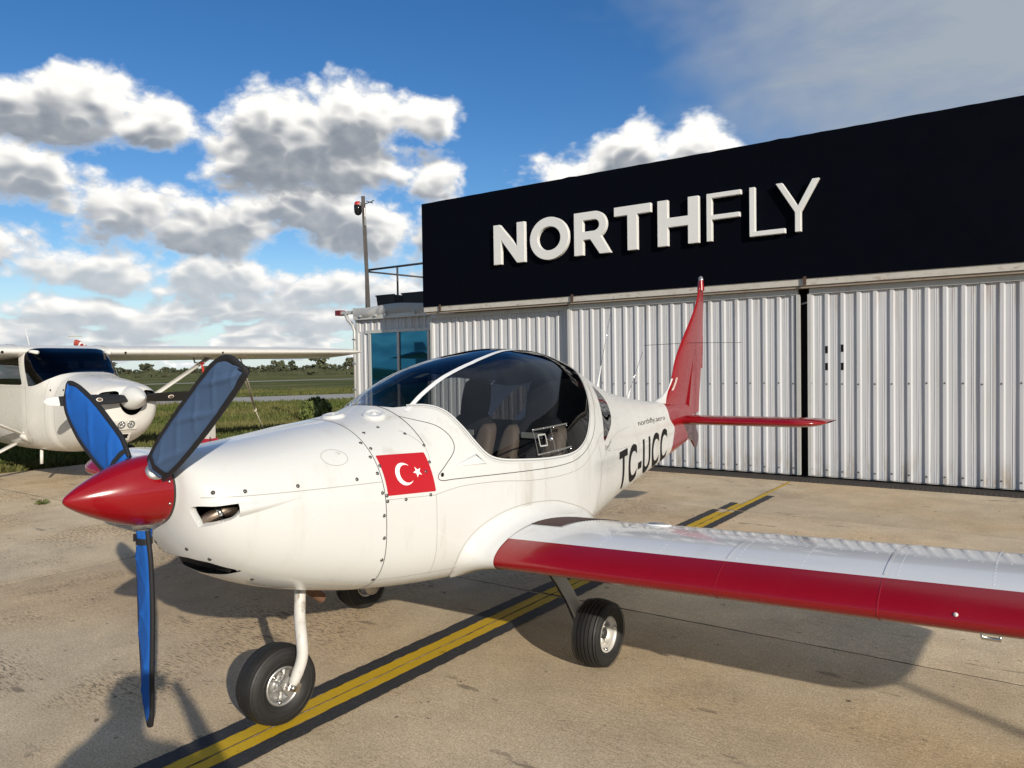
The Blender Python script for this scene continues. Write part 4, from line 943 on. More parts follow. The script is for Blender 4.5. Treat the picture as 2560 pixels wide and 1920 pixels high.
# ---- lettering
def text_mesh(txt, size, sx=1., shear=0., bold=0., space=1.):
    cu = bpy.data.curves.new('txt', 'FONT'); cu.body = txt; cu.size = size; cu.offset = bold; cu.space_character = space; cu.resolution_u = 6; cu.fill_mode = 'FRONT'
    o = bpy.data.objects.new('txt', cu); COL.objects.link(o); dg = bpy.context.evaluated_depsgraph_get(); me = o.evaluated_get(dg).to_mesh()
    V = np.array([(v.co.x * sx + v.co.y * shear, v.co.y) for v in me.vertices]); F = [tuple(p.vertices) for p in me.polygons]
    o.evaluated_get(dg).to_mesh_clear(); bpy.data.objects.remove(o); bpy.data.curves.remove(cu); return V, F
def side_text(name, txt, u0, u1, zfun, height, par, m, sg=1, shear=0., bold=0., space=1., off=.0016):
    V, F = text_mesh(txt, 1.0, 1., 0., bold, space); lo, hi = V.min(0), V.max(0); hgt = .73 if txt.islower() is False else 1.0
    X = (V[:, 0] - lo[0]) / (hi[0] - lo[0]); Zr = V[:, 1]
    caps = hi[1] if not txt.islower() else .73
    U = u0 + (u1 - u0) * X; Z = zfun(U) + Zr / caps * height; U = U + (Z - zfun(U)) * shear
    m3 = (np.stack([np.zeros(len(U)), U, Z], -1), np.zeros((len(U), 3)), F)
    for q in np.linspace(Z.min() + .02, Z.max() - .02, 9):
        a, b = clip(m3, m3[0][:, 2] - q); m3 = joinm([a, b])
    P = m3[0]; v = FUS.side(P[:, 1], P[:, 2]) * sg; N = FUS.normal(v, P[:, 1], P[:, 2])
    o = obj(name, (np.stack([v, P[:, 1], P[:, 2]], -1) + N * off, N, m3[2]), m, par); return o
reg = side_text('registration_letters', 'TC-UCC', 3.44, 4.85, lambda u: .735 + .040 * (u - 3.7), .268, fo, BLACKP, 1, .05, .024, 1.10); reg['label'] = 'black registration letters TC-UCC'
nm = side_text('name_lettering', 'northfly.aero', 4.06, 4.86, lambda u: 1.125 - .010 * (u - 4.1), .042, fo, BLACKP, 1, 0., -.006, .98); nm['label'] = 'small black lettering northfly.aero'
sig = [(3.10, 1.035), (3.115, 1.075), (3.125, 1.05), (3.14, 1.045), (3.15, 1.066), (3.165, 1.052), (3.18, 1.07), (3.2, 1.06), (3.22, 1.085), (3.24, 1.08), (3.26, 1.10)]
seam2('signature', sig, .004, BLACKP, fo, 50, (1,)); seam2('signature', [(3.17, 1.035), (3.20, 1.03), (3.225, 1.045)], .003, BLACKP, fo, 16, (1,))
# ---- spinner
prof = [(0, .004), (.004, .012), (.02, .026), (.06, .052), (.12, .083), (.18, .108), (.24, .126), (.29, .135), (.338, .138)]
pr_ = smooth_curve(prof, 60); sp = obj('spinner', MB(True).lathe([(a, max(r, .0)) for a, r in pr_], 56, 'y', (0, 0, 1.140)), RED, ac)
obj('spinner_backplate', MB(True).lathe([(.339, .1375), (.347, .1375), (.348, .05)], 48, 'y', (0, 0, 1.140)), DARKM, ac)
for k in range(10):
    a = k * 2 * math.pi / 10 + .3; n = (math.cos(a), 0, math.sin(a)); place('screw', stud_mesh('spinner_screw', .006, .7, 8), CHROME, (n[0] * .1365, .325, 1.14 + n[2] * .1365), n, sp)
# ---- propeller blades under fabric covers
HUB = Vector((0, .285, 1.140))
def frame(ang, pitch):
    r = Vector((math.cos(ang), 0, math.sin(ang))); tan = Vector((-math.sin(ang), 0, math.cos(ang))); ax = Vector((0, -1, 0))
    ch = tan * math.cos(pitch) + ax * math.sin(pitch); return r, ch, r.cross(ch)
def blade_set(ang, rt, wfun, pitch, label, m, seed, edge=.012, lean=0., tipskew=0.):
    r, ch, nn = frame(ang, pitch); ang_l = R_(lean); r = (r * math.cos(ang_l) + Vector((0, 1, 0)) * math.sin(ang_l)).normalized()
    nn = r.cross(ch).normalized()
    # bare blade
    b = MB(True); b.tube([HUB + r * q for q in (.06, .12, .2, .45, rt - .10)], [.03, .032, .014, .010, .008], 10); obj('propeller_blade', b, mat('blade_grey', (.12, .12, .12), .4), ac)
    obj('blade_cuff', MB(True).tube([HUB + r * .10, HUB + r * .143], .036, 18), METAL, ac)
    root = empty('propeller_cover', tuple(Vector((XS, Y0, 0)) + HUB + r * .15), 0, label, 'propeller cover', 'propeller covers')
    O = HUB + r * .15; rs = random.Random(seed); ph = [rs.uniform(0, 6.28) for _ in range(6)]
    def cpt(t, s_, side, puff=1.):
        q = .15 + (rt - .15) * t; w0, w1 = wfun(t)
        x = w0 + (w1 - w0) * (s_ * .5 + .5)
        th = (.021 * (1 - .35 * t)) * max(0., 1 - s_ * s_) ** .5 * min(1, .25 + 6 * (1 - t)) 
        cr = math.sin(t * 15 + s_ * 3.2 + ph[0] + math.sin(t * 5 + ph[4])); wr = (.0065 * max(0, cr) ** 4 + .0045 * max(0, math.sin(t * 29 - s_ * 4 + ph[2])) ** 6) * (1 - s_ * s_)
        return (r * q + ch * (x + tipskew * t * t) + nn * (side * (th + abs(wr)) + .004 * math.sin(t * 5 + ph[3]))) - r * .15
    n, k = 64, 15; G = np.zeros((n, 2 * k, 3))
    tt = 1 - (1 - np.linspace(0, 1, n)) ** 1.35
    for i, t in enumerate(tt):
        for j in range(k):
            G[i, j] = cpt(t, -1 + 2 * j / (k - 1), 1); G[i, k + j] = cpt(t, 1 - 2 * j / (k - 1), -1)
    obj('cover_fabric', gridmesh(G, True, flip=True), m, root)
    L = [cpt(t, -1, 1) for t in tt]; Rr = [cpt(t, 1, 1) for t in tt[::-1]]
    bind = MB(True); bind.tube([Vector(p) for p in L + Rr], edge, 8, flat=(.45, 1.0)); 
    # binding lies flat in the plane of the blade
    P = L + Rr; A = []
    for i in range(len(P)):
        t = (Vector(P[min(i + 1, len(P) - 1)]) - Vector(P[max(i - 1, 0)])).normalized(); sd_ = t.cross(nn).normalized()
        A.append([Vector(P[i]) + sd_ * edge * c + nn * h for c, h in ((-1.2, .006), (.55, .0085), (.75, 0), (.55, -.0085), (-1.2, -.006))])
    G2 = np.array([[list(v) for v in row] for row in A]); obj('edge_binding', gridmesh(G2, True), BIND, root)
    q = MB(True); rr_ = [Vector(cpt(.055, math.cos(a) if True else 0, 1 if math.sin(a) >= 0 else -1)) + nn * (.004 if math.sin(a) >= 0 else -.004) for a in np.linspace(0, 2 * math.pi, 25)]
    G3 = np.array([[list(p - r * .012), list(p + r * .012)] for p in rr_]); obj('strap', gridmesh(G3), BIND, root)
    if seed == 3: obj('strap_tail', MB().box(tuple(Vector(cpt(.05, -1, 1)) - ch * .02 + nn * .004), (.03, .03, .003), Matrix.Rotation(ang, 3, 'Y')), BIND, root)
    return root
wA = pchip([0, .06, .2, .5, .8, .92, .97, 1.0], [-.045, -.053, -.063, -.068, -.066, -.063, -.061, -.058]); wA1 = pchip([0, .06, .2, .5, .8, .92, .97, 1], [.045, .050, .060, .066, .062, .046, .022, -.045])
blade_set(R_(38.5), .80, lambda t: (float(wA(t)), float(wA1(t))), R_(14), 'faded blue propeller cover on the blade pointing up towards the canopy', BLUE2, 1, .013)
wB = pchip([0, .06, .2, .5, .8, .92, .97, 1], [-.05, -.062, -.083, -.086, -.074, -.064, -.056, -.048]); wB1 = pchip([0, .06, .2, .5, .8, .92, 1], [.05, .060, .076, .080, .058, .028, -.036])
blade_set(R_(148), .715, lambda t: (float(wB(t)), float(wB1(t))), R_(14), 'bright blue propeller cover on the blade pointing up and left', BLUE, 2, .011)
wC = pchip([0, .06, .12, .35, .7, .93, 1], [-.045, -.05, -.07, -.074, -.052, -.028, -.006]); wC1 = pchip([0, .06, .15, .4, .7, .93, 1], [.045, .05, .062, .066, .05, .028, .008])
blade_set(R_(-88.5), .905, lambda t: (float(wC(t)), float(wC1(t))), R_(11), 'bright blue propeller cover on the blade hanging straight down', BLUE, 3, .011)
# ---- wings
def naca(m=.04, p=.4, t=.15, n=40):
    x = .5 * (1 - np.cos(np.linspace(0, math.pi, n))); yt = 5 * t * (.2969 * np.sqrt(x) - .126 * x - .3516 * x ** 2 + .2843 * x ** 3 - .1036 * x ** 4)
    yc = np.where(x < p, m / p ** 2 * (2 * p * x - x * x), m / (1 - p) ** 2 * (1 - 2 * p + 2 * p * x - x * x))
    return np.concatenate([np.stack([x[::-1], (yc + yt)[::-1]], -1), np.stack([x[1:-1], (yc - yt)[1:-1]], -1)])
AF = naca(); LEU, CH_, HALF, ROOT = 1.66, 1.25, 4.06, .60
HS = {1: 4.06, -1: 3.72}
def wing_sec(v, sg=1):
    """section at span station v"""
    HALF = HS[sg]
    e = max(0., (v - (HALF - .42)) / .42); e = min(e, .9995); le = .42 * (1 - math.sqrt(1 - e * e)) * 1.25; te = .16 * (1 - math.sqrt(1 - e * e))
    c = CH_ - le - te; zs = max(.04, math.sqrt(1 - e ** 2.4)) * CH_; zl = .648 + (.0345 if sg > 0 else .066) * (v - .62); inc = R_(2.0)
    x = AF[:, 0] * c; z = AF[:, 1] * zs
    return np.stack([np.full(len(x), v * sg), LEU + le + x * math.cos(inc) + z * math.sin(inc), zl + z * math.cos(inc) - (x - .0) * math.sin(inc) * 1.], -1)
def wing_pt(v, cf, sg=1, up=True):
    S = wing_sec(v, sg); n = 40; s_ = S[:n] if up else np.concatenate([S[n - 1:], S[:1]]); u = LEU + cf * CH_
    o = np.argsort(s_[:, 1]); z = np.interp(u, s_[o, 1], s_[o, 2]); return np.array([v * sg, u, z])
def wing_n(v, cf, sg=1):
    a = wing_pt(v, cf + .01, sg) - wing_pt(v, cf - .01, sg); b = wing_pt(v + .02, cf, sg) - wing_pt(v - .02, cf, sg); n = np.cross(b, a) * sg; n /= np.linalg.norm(n); return n if n[2] > 0 else -n
WING = {}
RIVW = []
for sg in (1, -1):
    HALF = HS[sg]; vs2 = np.concatenate([np.linspace(.50, HALF - .42, 40), HALF - .42 + .42 * np.sin(np.linspace(.06, 1, 22) * math.pi / 2)])
    G = np.array([wing_sec(v, sg) for v in vs2]); wm = gridmesh(G, True, flip=(sg > 0))
    le_red, wm = clip(wm, LEU + .132 - wm[0][:, 1]) if True else None
    outb, le_red = clip(le_red, np.abs(le_red[0][:, 0]) - 9)
    w = obj('wing', wm, WHITEW, ac); w['label'] = 'port wing towards the camera' if sg > 0 else 'starboard wing on the far side'
    obj('leading_edge', le_red, RED, w); WING[sg] = w
    # skin laps standing proud
    for v in (1.765, 2.36, 3.2):
        P = np.array([wing_pt(v, c, sg) for c in np.linspace(.005, .72, 26)]); N = np.array([wing_n(v, max(.02, c), sg) for c in np.linspace(.005, .72, 26)])
        obj('skin_lap', ribbon(P[4:], N[4:], .010, .0022), WHITEW, w)
        S = wing_sec(v, sg); k = [i for i in range(len(S)) if S[i, 1] < LEU + .130]; Q = S[k]; N = np.gradient(Q, axis=0); N = np.cross(N, [1, 0, 0]) * 1.0; N /= np.linalg.norm(N, axis=1, keepdims=True)
        if N[len(N) // 2][1] > 0: N = -N
        obj('edge_lap', ribbon(Q, N, .005, .0016), mat('red_lap', (.33, .012, .024), .3), w)
    # flap and aileron gap
    vv = np.linspace(.7, 3.35, 60); P = np.array([wing_pt(v, .735, sg) for v in vv]); N = np.array([wing_n(v, .735, sg) for v in vv]); obj('flap_gap', ribbon(P, N, .006, .0015), SEAML, w)
    # rivets
    for v in (.86, 1.16, 1.46, 1.80, 2.06, 2.40, 2.7, 2.95, 3.2):
        for c in np.arange(.13, .70, .026): RIVW.append((sg, wing_pt(v, c, sg), wing_n(v, c, sg)))
    for c in (.30, .70):
        for v in np.arange(.72, 3.3, .045): RIVW.append((sg, wing_pt(v, c, sg), wing_n(v, c, sg)))
    for c in (.36,):
        for v in np.arange(.72, 1.8, .045): RIVW.append((sg, wing_pt(v, c, sg), wing_n(v, c, sg)))
    b = MB(True)
    for s2, p, n in RIVW:
        if s2 != sg: continue
        q = Vector(n).to_track_quat('Z', 'Y').to_matrix(); k = [q @ Vector((.0046 * math.cos(a), .0046 * math.sin(a), 0)) + Vector(p) for a in np.arange(6) * math.pi / 3] + [Vector(p + n * .0026)]
        b.add(k, [(i, (i + 1) % 6, 6) for i in range(6)])
    o = obj('wing_rivets', b, WHITEW, w); o['kind'] = 'stuff'
    # non-slip walkway patch, fuel filler
    cc = np.linspace(.27, .93, 14); v0 = np.linspace(.60, .62, 14); G = np.array([[wing_pt(v0[i] + (.24 * min(1, 1.0 + .0 * i)) * t, c, sg) + np.array([0, 0, .004]) for t in np.linspace(0, 1, 8)] for i, c in enumerate(cc)])
    obj('walkway_patch', gridmesh(G, flip=sg > 0), mat('nonslip_brown', (.085, .045, .04), .95, bump=.6, bs=220), w)
    p = wing_pt(1.22, .52, sg); n = wing_n(1.22, .52, sg)
    for nm2, pf, mm in (('filler_ring', [(0, .075), (.006, .074), (.008, .06), (.003, .056)], WHITEW), ('fuel_cap', [(.003, .05), (.010, .048), (.014, .03), (.015, .001)], METAL)):
        bq = MB(True).lathe(pf, 28, 'z'); o = link(nm2, mesh(nm2, bq.V, bq.F, None, True), mm, w); o.location = p; o.rotation_euler = Vector(n).to_track_quat('Z', 'Y').to_euler()
    # mooring bracket under the leading edge
    S = wing_sec(2.70, sg); q = S[43] + np.array([0, 0, .012]); br = MB(); 
    br.b2((q[0] - .033, q[1] - .012, q[2] - .010), (q[0] + .033, q[1] + .03, q[2] + .022)); obj('mooring_bracket', br, CHROME, w)
    obj('mooring_loop', MB(True).tube([(q[0] - .026, q[1], q[2] - .008), (q[0] - .026, q[1], q[2] - .026), (q[0] + .026, q[1], q[2] - .026), (q[0] + .026, q[1], q[2] - .008)], .007, 8), CHROME, w)
    for dx in (-.018, .018): place('screw', vs_, CHROME, (q[0] + dx, q[1] - .0125, q[2] + .014), (0, -1, .1), w)
    p = S[41]; pq = wing_sec(2.60, sg)[37]; place('stall_button', stud_mesh('stall_button', .008, .8, 10), mat('button_white', (.7, .6, .6), .3), tuple(pq), (0, -1, .15), w)
    # root fairing blending wing and fuselage
    idx = [i for i in range(len(AF)) if not (i == 0)]
    prof_ = wing_sec(.66, 1); n = len(prof_)
    top_i = list(range(0, 40)) + list(range(40, 62))      # upper surface from TE to LE and round under the nose
    A = []; 
    for i in top_i:
        q = prof_[i]; a = AF[i]
        # outward direction of the aerofoil contour
        j0, j1 = prof_[max(i - 1, 0)], prof_[(i + 1) % n]; tg = j1 - j0; nr = np.array([0, -tg[2], tg[1]]); nr /= np.linalg.norm(nr) + 1e-9
        if i < 40 and nr[2] < 0 and a[0] > .1: nr = -nr
        if i >= 40 and nr[2] > 0 and a[0] > .03: nr = -nr
        if a[0] < .1 and nr[1] > 0: nr = -nr
        k = .088 * (1 - .55 * max(0, a[0] - .55) / .45) * (1. if i < 45 else max(0.1, 1 - (i - 45) / 14)); f = q + nr * k; f[1] = min(f[1], 2.93)
        fv = float(FUS.side(f[1], max(f[2], .56))); f = np.array([fv - .006, f[1], max(f[2], .545)])
        cv = float(FUS.side(min(q[1], 2.95), max(q[2], .6))); ctl = np.array([min(cv + .03, .615), q[1], q[2]]) + nr * .012
        A.append([list(((1 - t) ** 2 * f + 2 * t * (1 - t) * ctl + t * t * (q + nr * .003)) * np.array([sg, 1, 1])) for t in np.linspace(0, 1, 12)])
    fm = gridmesh(np.array(A), flip=sg > 0); obj('wing_root_fairing', fm, WHITE, ac)
    E_ = np.array([r_[0] for r_ in A]); fs = E_[2:-8]; nn_ = FUS.normal(fs[:, 0], fs[:, 1], fs[:, 2]); obj('fairing_seam', ribbon(fs + nn_ * .006, nn_, .003, .0012), SEAML, ac)
# ---- tail: fin, rudder, tailplane
def foil_grid(zs, le, te, th, n=24):
    x = .5 * (1 - np.cos(np.linspace(0, math.pi, n))); yt = 5 * (.2969 * np.sqrt(x) - .126 * x - .3516 * x ** 2 + .2843 * x ** 3 - .1036 * x ** 4)
    xx = np.concatenate([x[::-1], x[1:-1]]); yy = np.concatenate([yt[::-1], -yt[1:-1]])
    return xx, yy
xx, yy = foil_grid(None, None, None, None)
fle = pchip([1.10, 1.20, 1.262, 1.30, 1.36, 1.46, 1.62, 2.22, 2.36, 2.375], [4.55, 4.72, 4.92, 5.08, 5.225, 5.32, 5.405, 5.955, 6.03, 6.05]); fte = pchip([1.1, 2.375], [5.78, 5.99 + .06]); fth = pchip([1.10, 1.22, 1.30, 1.45, 2.3, 2.375], [.15, .115, .085, .075, .10, .06])
hinge = lambda z: 5.66 + .455 * (z - 1.1) / 1.275
zs = np.concatenate([np.linspace(1.10, 1.5, 22), np.linspace(1.53, 2.375, 30)])
G = np.array([[(yy[k] * fth(z) * (hinge(z) - fle(z)) * 1.0, fle(z) + xx[k] * (hinge(z) - fle(z)), z) for k in range(len(xx))] for z in zs]).astype(float); fin = gridmesh(G, True)
fr, fw_ = clip(fin, fin[0][:, 1] - np.interp(fin[0][:, 2], [1.0, 1.12, 1.25, 1.40, 1.47, 1.485, 3], [5.0, 5.0, 5.10, 5.285, 5.35, 4.6, 4.0]))
obj('fin', fr, RED, ac)['label'] = 'red fin'; obj('fin_fillet', fw_, WHITE2, ac)
# rudder (slightly deflected), with horn and lower part
def plate(pts, th, defl=0., hx=0., bev=.5):
    """solid with thickness th at the hinge end thinning to the trailing edge; pts (u,z)"""
    um = max(p[0] for p in pts); V = []
    for s_ in (1, -1):
        for u, z in pts:
            f = max(.12, 1 - .88 * (u - hx) / (um - hx + 1e-6)) if u > hx else 1.; du = (u - hx)
            V.append((s_ * th * f + math.sin(defl) * du, hx + math.cos(defl) * du, z))
    n = len(pts); F = [tuple(range(n)), tuple(range(n, 2 * n))[::-1]] + [(i, i + n, (i + 1) % n + n, (i + 1) % n) for i in range(n)]
    return MB().add(V, F)
rud = obj('rudder', plate([(5.665, 1.10), (6.10, 2.33), (6.115, 2.372), (6.27, 2.372), (6.265, 2.25), (6.225, 1.90), (6.065, 1.22), (6.05, 1.12), (5.93, 1.10)], .020, R_(-5), 5.70), RED, ac)
obj('rudder_lower', plate([(5.66, 1.02), (5.93, 1.02), (6.09, .875), (6.085, .85), (6.03, .765), (5.95, .765), (5.84, .84), (5.70, .88)], .019, R_(-6), 5.66), RED, ac)
obj('rudder_trim_tab', plate([(6.15, 1.55), (6.20, 1.88), (6.25, 1.88), (6.215, 1.55)], .004, R_(-5), 5.70), RED, ac)
obj('beacon_mount', MB(True).lathe([(2.33, .036), (2.40, .029), (2.43, .026)], 18, 'z', (0, 6.075, 0)), RED, ac)
obj('beacon_light', MB(True).lathe([(2.43, .026), (2.452, .025), (2.468, .017), (2.475, .004)], 18, 'z', (0, 6.075, 0)), mat('beacon_lens', (.25, .25, .26), .1, .3), ac)
obj('fin_antenna', MB(True).tube([(0, 5.75, 1.80), (.5, 5.80, 1.79)], .0022, 6), DARKM, ac); obj('fin_antenna', MB(True).tube([(0, 5.75, 1.80), (-.5, 5.80, 1.79)], .0022, 6), DARKM, ac)
SL = np.linspace(0, 1, 24)
def stab_sec(v, sg, hc):
    e = max(0, (v - 1.02) / .28); le = 5.40 + .14 * (1 - math.sqrt(max(0, 1 - min(e, .999) ** 2))) * 1.6; te = 5.985 + .01 * v; zc = 1.066 + .005 * v; t = .075 * (1 if e == 0 else max(.12, math.sqrt(1 - min(e, .999) ** 2.2)))
    return [(v * sg, le + xx[k] * (te - le), zc + yy[k] * t * 1.15) for k in range(len(xx))]
for sg in (1, -1):
    vs3 = np.concatenate([np.linspace(.02, 1.02, 16), 1.02 + .28 * np.sin(np.linspace(.1, 1, 12) * math.pi / 2)]); m_ = gridmesh(np.array([stab_sec(v, sg, 0) for v in vs3]), True, flip=sg < 0)
    elv, stb = clip(m_, m_[0][:, 1] - 5.765); o = obj('tailplane', stb, RED, ac); obj('elevator', (elv[0] + np.array([0, .006, 0]), elv[1], elv[2]), RED, ac)
    pts = np.array([(v * sg, 5.43, 1.066 + .005 * v + .016) for v in np.linspace(.5, .66, 6)]); obj('warning_strip', ribbon(pts, np.tile([0, -.6, .8], (6, 1)), .012, .004), mat('strip_pink', (.7, .45, .45), .4), o)
obj('fin_mark', FUS.seam(np.array([(5.0, .9), (5.001, .901)]), .001), RED, ac) if False else None
for du in (0, .022):
    P = np.array([(.0, 0, 0)] * 2, float); z = np.linspace(1.355, 1.47, 6); u = np.array([float(fle(q)) + .04 + du for q in z]); v = np.array([.018 + .004] * 6)
    obj('fin_stripe', ribbon(np.stack([v + .008, u, z], -1), np.tile([1., -.2, 0], (6, 1)), .008, .004), mat('stripe_cream', (.75, .68, .6), .4), ac)
# ---- aerials on the spine
for u, tipu, h, bh in ((3.90, 4.22, .80, .20), (4.42, 4.80, .49, .10)):
    z = float(FUS.top(u, 0.)); dv = Vector((0, tipu - u, h)).normalized()
    a = obj('aerial', MB(True).tube([Vector((0, u, z - .01)), Vector((0, u, z)) + dv * .05, Vector((0, u, z)) + dv * bh], [.016, .010, .006], 10), WHITE, ac)
    obj('whip', MB(True).tube([Vector((0, u, z)) + dv * bh, Vector((0, u, z)) + dv * h], [.0028, .0016], 6), CHROME, a)
# ---- cabin
tub = FUS.grid(np.linspace(1.2, 3.3, 40), 72, .03); tub, _ = clip(tub, 1.035 - tub[0][:, 2]); obj('cabin_lining', tub, CABIN, ac)
b = MB(True); G = np.array([[(float(FUS.side(u, 1.12)) * .86 * s_, u, 1.285 - .12 * s_ * s_ + .02 * (u - 1.2)) for s_ in np.linspace(-1, 1, 20)] for u in np.linspace(1.18, 1.80, 14)]); obj('instrument_coaming', gridmesh(G, flip=True), CABIN, ac)
G = np.array([[(float(FUS.side(1.8, 1.12)) * .86 * s_, 1.80 + .06 * t, (1.297 - .12 * s_ * s_) * (1 - t) + .80 * t) for s_ in np.linspace(-1, 1, 20)] for t in np.linspace(0, 1, 6)]); obj('instrument_panel', gridmesh(G, flip=True), CABIN, ac)
bk = FUS.grid(np.linspace(3.12, 3.14, 2), 72, .03); rg = [tuple(p) for p in bk[0][:72]]; bb = MB().add(rg, [tuple(range(72))]); 
_m = (np.array(rg), np.tile([0., -1., 0.], (72, 1)), [tuple(range(72))]); low_, _x = clip(_m, 1.22 - _m[0][:, 2]); obj('rear_bulkhead', low_, CABIN, ac)
def seat(v0, lab):
    s_ = empty('seat', (v0, 0, 0)); s_.parent = ac; s_['label'] = lab
    def slabg(zl, wl, ul, th, name, m, n=14, xo=0.):
        zf, wf, uf = np.array(zl), np.array(wl), np.array(ul); pw, pu = pchip(zf, wf), pchip(zf, uf); zz = np.linspace(zf[0], zf[-1], 40); G = []
        for z in zz:
            w, u = float(pw(z)), float(pu(z)); row = []
            for a in np.linspace(0, 2 * math.pi, 28, endpoint=False):
                c, sn = math.cos(a), math.sin(a); row.append((xo + w * np.sign(c) * abs(c) ** .6, u + th * np.sign(sn) * abs(sn) ** .8, z))
            G.append(row)
        G = np.array(G); capT = G[-1:].mean(1, keepdims=True).repeat(28, 1) ; capB = G[:1].mean(1, keepdims=True).repeat(28, 1)
        return obj(name, gridmesh(np.concatenate([capB, G, capT]), True), m, s_)
    slabg([.66, .85, 1.05, 1.15, 1.24, 1.28], [.18, .205, .21, .195, .155, .11], [2.50, 2.56, 2.63, 2.665, 2.69, 2.70], .055, 'backrest', SEATB)
    slabg([1.25, 1.28, 1.36, 1.45, 1.50, 1.52], [.085, .105, .112, .105, .085, .04], [2.695, 2.70, 2.72, 2.74, 2.75, 2.752], .045, 'headrest', SEATB)
    for sg in (-1, 1):
        slabg([.60, .75, 1.0, 1.12, 1.20, 1.23], [.05, .065, .07, .065, .05, .02], [2.42, 2.46, 2.55, 2.60, 2.635, 2.65], .05, 'side_bolster', SEATT, xo=sg * .165)
    obj('shoulder_slot', MB().b2((-.075, 2.592, 1.155), (.075, 2.60, 1.19)), mat('slot_light', (.40, .40, .37), .6), s_)
    slabg([.60, .64, .70, .72], [.20, .235, .235, .20], [2.32, 2.30, 2.30, 2.31], .24, 'cushion', SEATB)
    obj('lap_belt', MB(True).tube([(.22, 2.45, .72), (.1, 2.30, .745), (-.1, 2.30, .745), (-.22, 2.45, .72)], .02, 8, flat=(.25, 1)), BIND, s_)
seat(.265, 'black and tan bucket seat on the near side'); seat(-.265, 'black and tan bucket seat on the far side')
# ---- undercarriage
def wheel(name, loc, R, W, rr, steer=0., par=ac, spokes=6, outer=1, hubdepth=.03):
    e = empty(name, loc, steer); e.parent = par
    pr = []
    prof = [(-W * .36, rr), (-W * .46, rr + .012), (-W * .5, rr + (R - rr) * .45), (-W * .47, rr + (R - rr) * .78), (-W * .40, R - .008)]
    gw = W * .74; ng = 5
    for k in range(ng + 1):
        x0 = -gw / 2 + gw * k / ng
        crown = lambda x: R - .010 * (abs(x) / (gw / 2)) ** 2.2
        if k > 0: prof += [(x0 - .003, crown(x0)), (x0 - .0028, crown(x0) - .006), (x0 + .0028, crown(x0) - .006)]
        prof += [(x0 + .003, crown(x0))] if k < ng else []
    prof = [p for p in prof]; prof += [(-a, r) for a, r in prof[:5][::-1]]
    ty = obj('tyre', MB(True).lathe(prof, 72, 'x'), RUBBER, e)
    ms = ty.modifiers.new('edge', 'EDGE_SPLIT'); ms.split_angle = R_(50)
    for s2 in (1, -1):
        for fr_ in (.30, .62, .84): obj('sidewall_ring', MB(True).lathe([(s2 * (W * .488), rr + (R - rr) * fr_ - .002), (s2 * (W * (.505 if fr_ < .7 else .47)), rr + (R - rr) * fr_), (s2 * W * .485, rr + (R - rr) * fr_ + .002)], 56, 'x'), RUBBER, ty)
    W2 = W * .40
    rim = obj('rim', MB(True).lathe([(W2, rr + .004), (W2 + .004, rr + .001), (W2 + .002, rr - .008), (W2 - .012, rr - .012), (W2 - hubdepth, rr - .016), (W2 - hubdepth - .006, rr * .42), (W2 - hubdepth + .004, rr * .36), (W2 - hubdepth + .012, rr * .32), (W2 - hubdepth + .012, .001), ][::outer] if outer > 0 else [(-a, b) for a, b in [(W2, rr + .004), (W2 + .004, rr + .001), (W2 + .002, rr - .008), (W2 - hubdepth, rr - .016), (W2 - hubdepth - .006, rr * .42), (W2 - hubdepth + .012, .001)]], 48, 'x'), mat('rim_worn_white', (.62, .60, .56), .4, .25, var=.12, vs=30, dirt=(.18, .12, .08), dirt_amt=.8, dirt_vs=(9, 9, 9)) if hubdepth > .03 else METAL, e)
    obj('rim_far_side', MB(True).lathe([(-W2, rr + .004), (-W2 - .003, rr - .006), (-W2 + .02, rr - .012), (-W2 + .02, .001)], 36, 'x'), METAL, e)
    sp_ = MB()
    for k in range(spokes):
        a = 2 * math.pi * k / spokes + .35; c, s2 = math.cos(a), math.sin(a); x1 = W2 - hubdepth + .009
        sp_ = MB(); sp_.tube([(x1, c * rr * .3, s2 * rr * .3), (x1 + .004, c * rr * .62, s2 * rr * .62), (x1 - .002, c * rr * .86, s2 * rr * .86)], [.010, .007, .012], 6, flat=(.7, 1)); obj('spoke', sp_, METAL, e)
    for k in range(3):
        a = 2 * math.pi * k / 3 + .2; bq = MB(True).lathe([(0, .011), (.006, .011), (.007, .006), (.012, .005), (.012, .001)], 12, 'x', (W2 - .004, math.cos(a) * (rr - .013), math.sin(a) * (rr - .013))); obj('rim_bolt', bq, CHROME, e)
    obj('hub', MB(True).lathe([(W2 - hubdepth, rr * .34), (W2 - hubdepth + .025, rr * .30), (W2 - hubdepth + .03, rr * .2), (W2 - hubdepth + .03, .001)], 20, 'x'), DARKM if hubdepth > .03 else METAL, e)
    return e
RN = .178
nw = wheel('nose_wheel', (0.0, 2.148 - Y0, RN), RN, .135, .084, R_(-4), ac, 6, 1, .022)
NWU = 2.148 - Y0
leg = smooth_curve([(.005, 1.03, .66), (.018, 1.015, .56), (.050, .985, .46), (.096, .955, .39), (.112, .945, .31), (.106, .925, .245), (.100, .897, .19)], 40)
lg = obj('nose_gear_leg', MB(True).tube([tuple(p) for p in leg], [.026] * (len(leg) - 6) + [.026, .025, .024, .022, .02, .018], 16), mat('gear_leg_paint', (.60, .585, .545), .4, var=.06, vs=12, dirt=(.20, .15, .10), dirt_amt=.95, dirt_vs=(9, 9, 4)), ac)
obj('axle_fork', MB().box((.083, .885, .185), (.014, .052, .075), Matrix.Rotation(.6, 3, 'X')), METAL, ac); obj('axle_plate', MB().box((.106, .905, .178), (.008, .06, .04), Matrix.Rotation(-.5, 3, 'X')), CHROME, ac); obj('axle_nut', MB(True).lathe([(.108, .014), (.122, .013), (.124, .001)], 6, 'x', (0, .89, .18)), CHROME, ac)
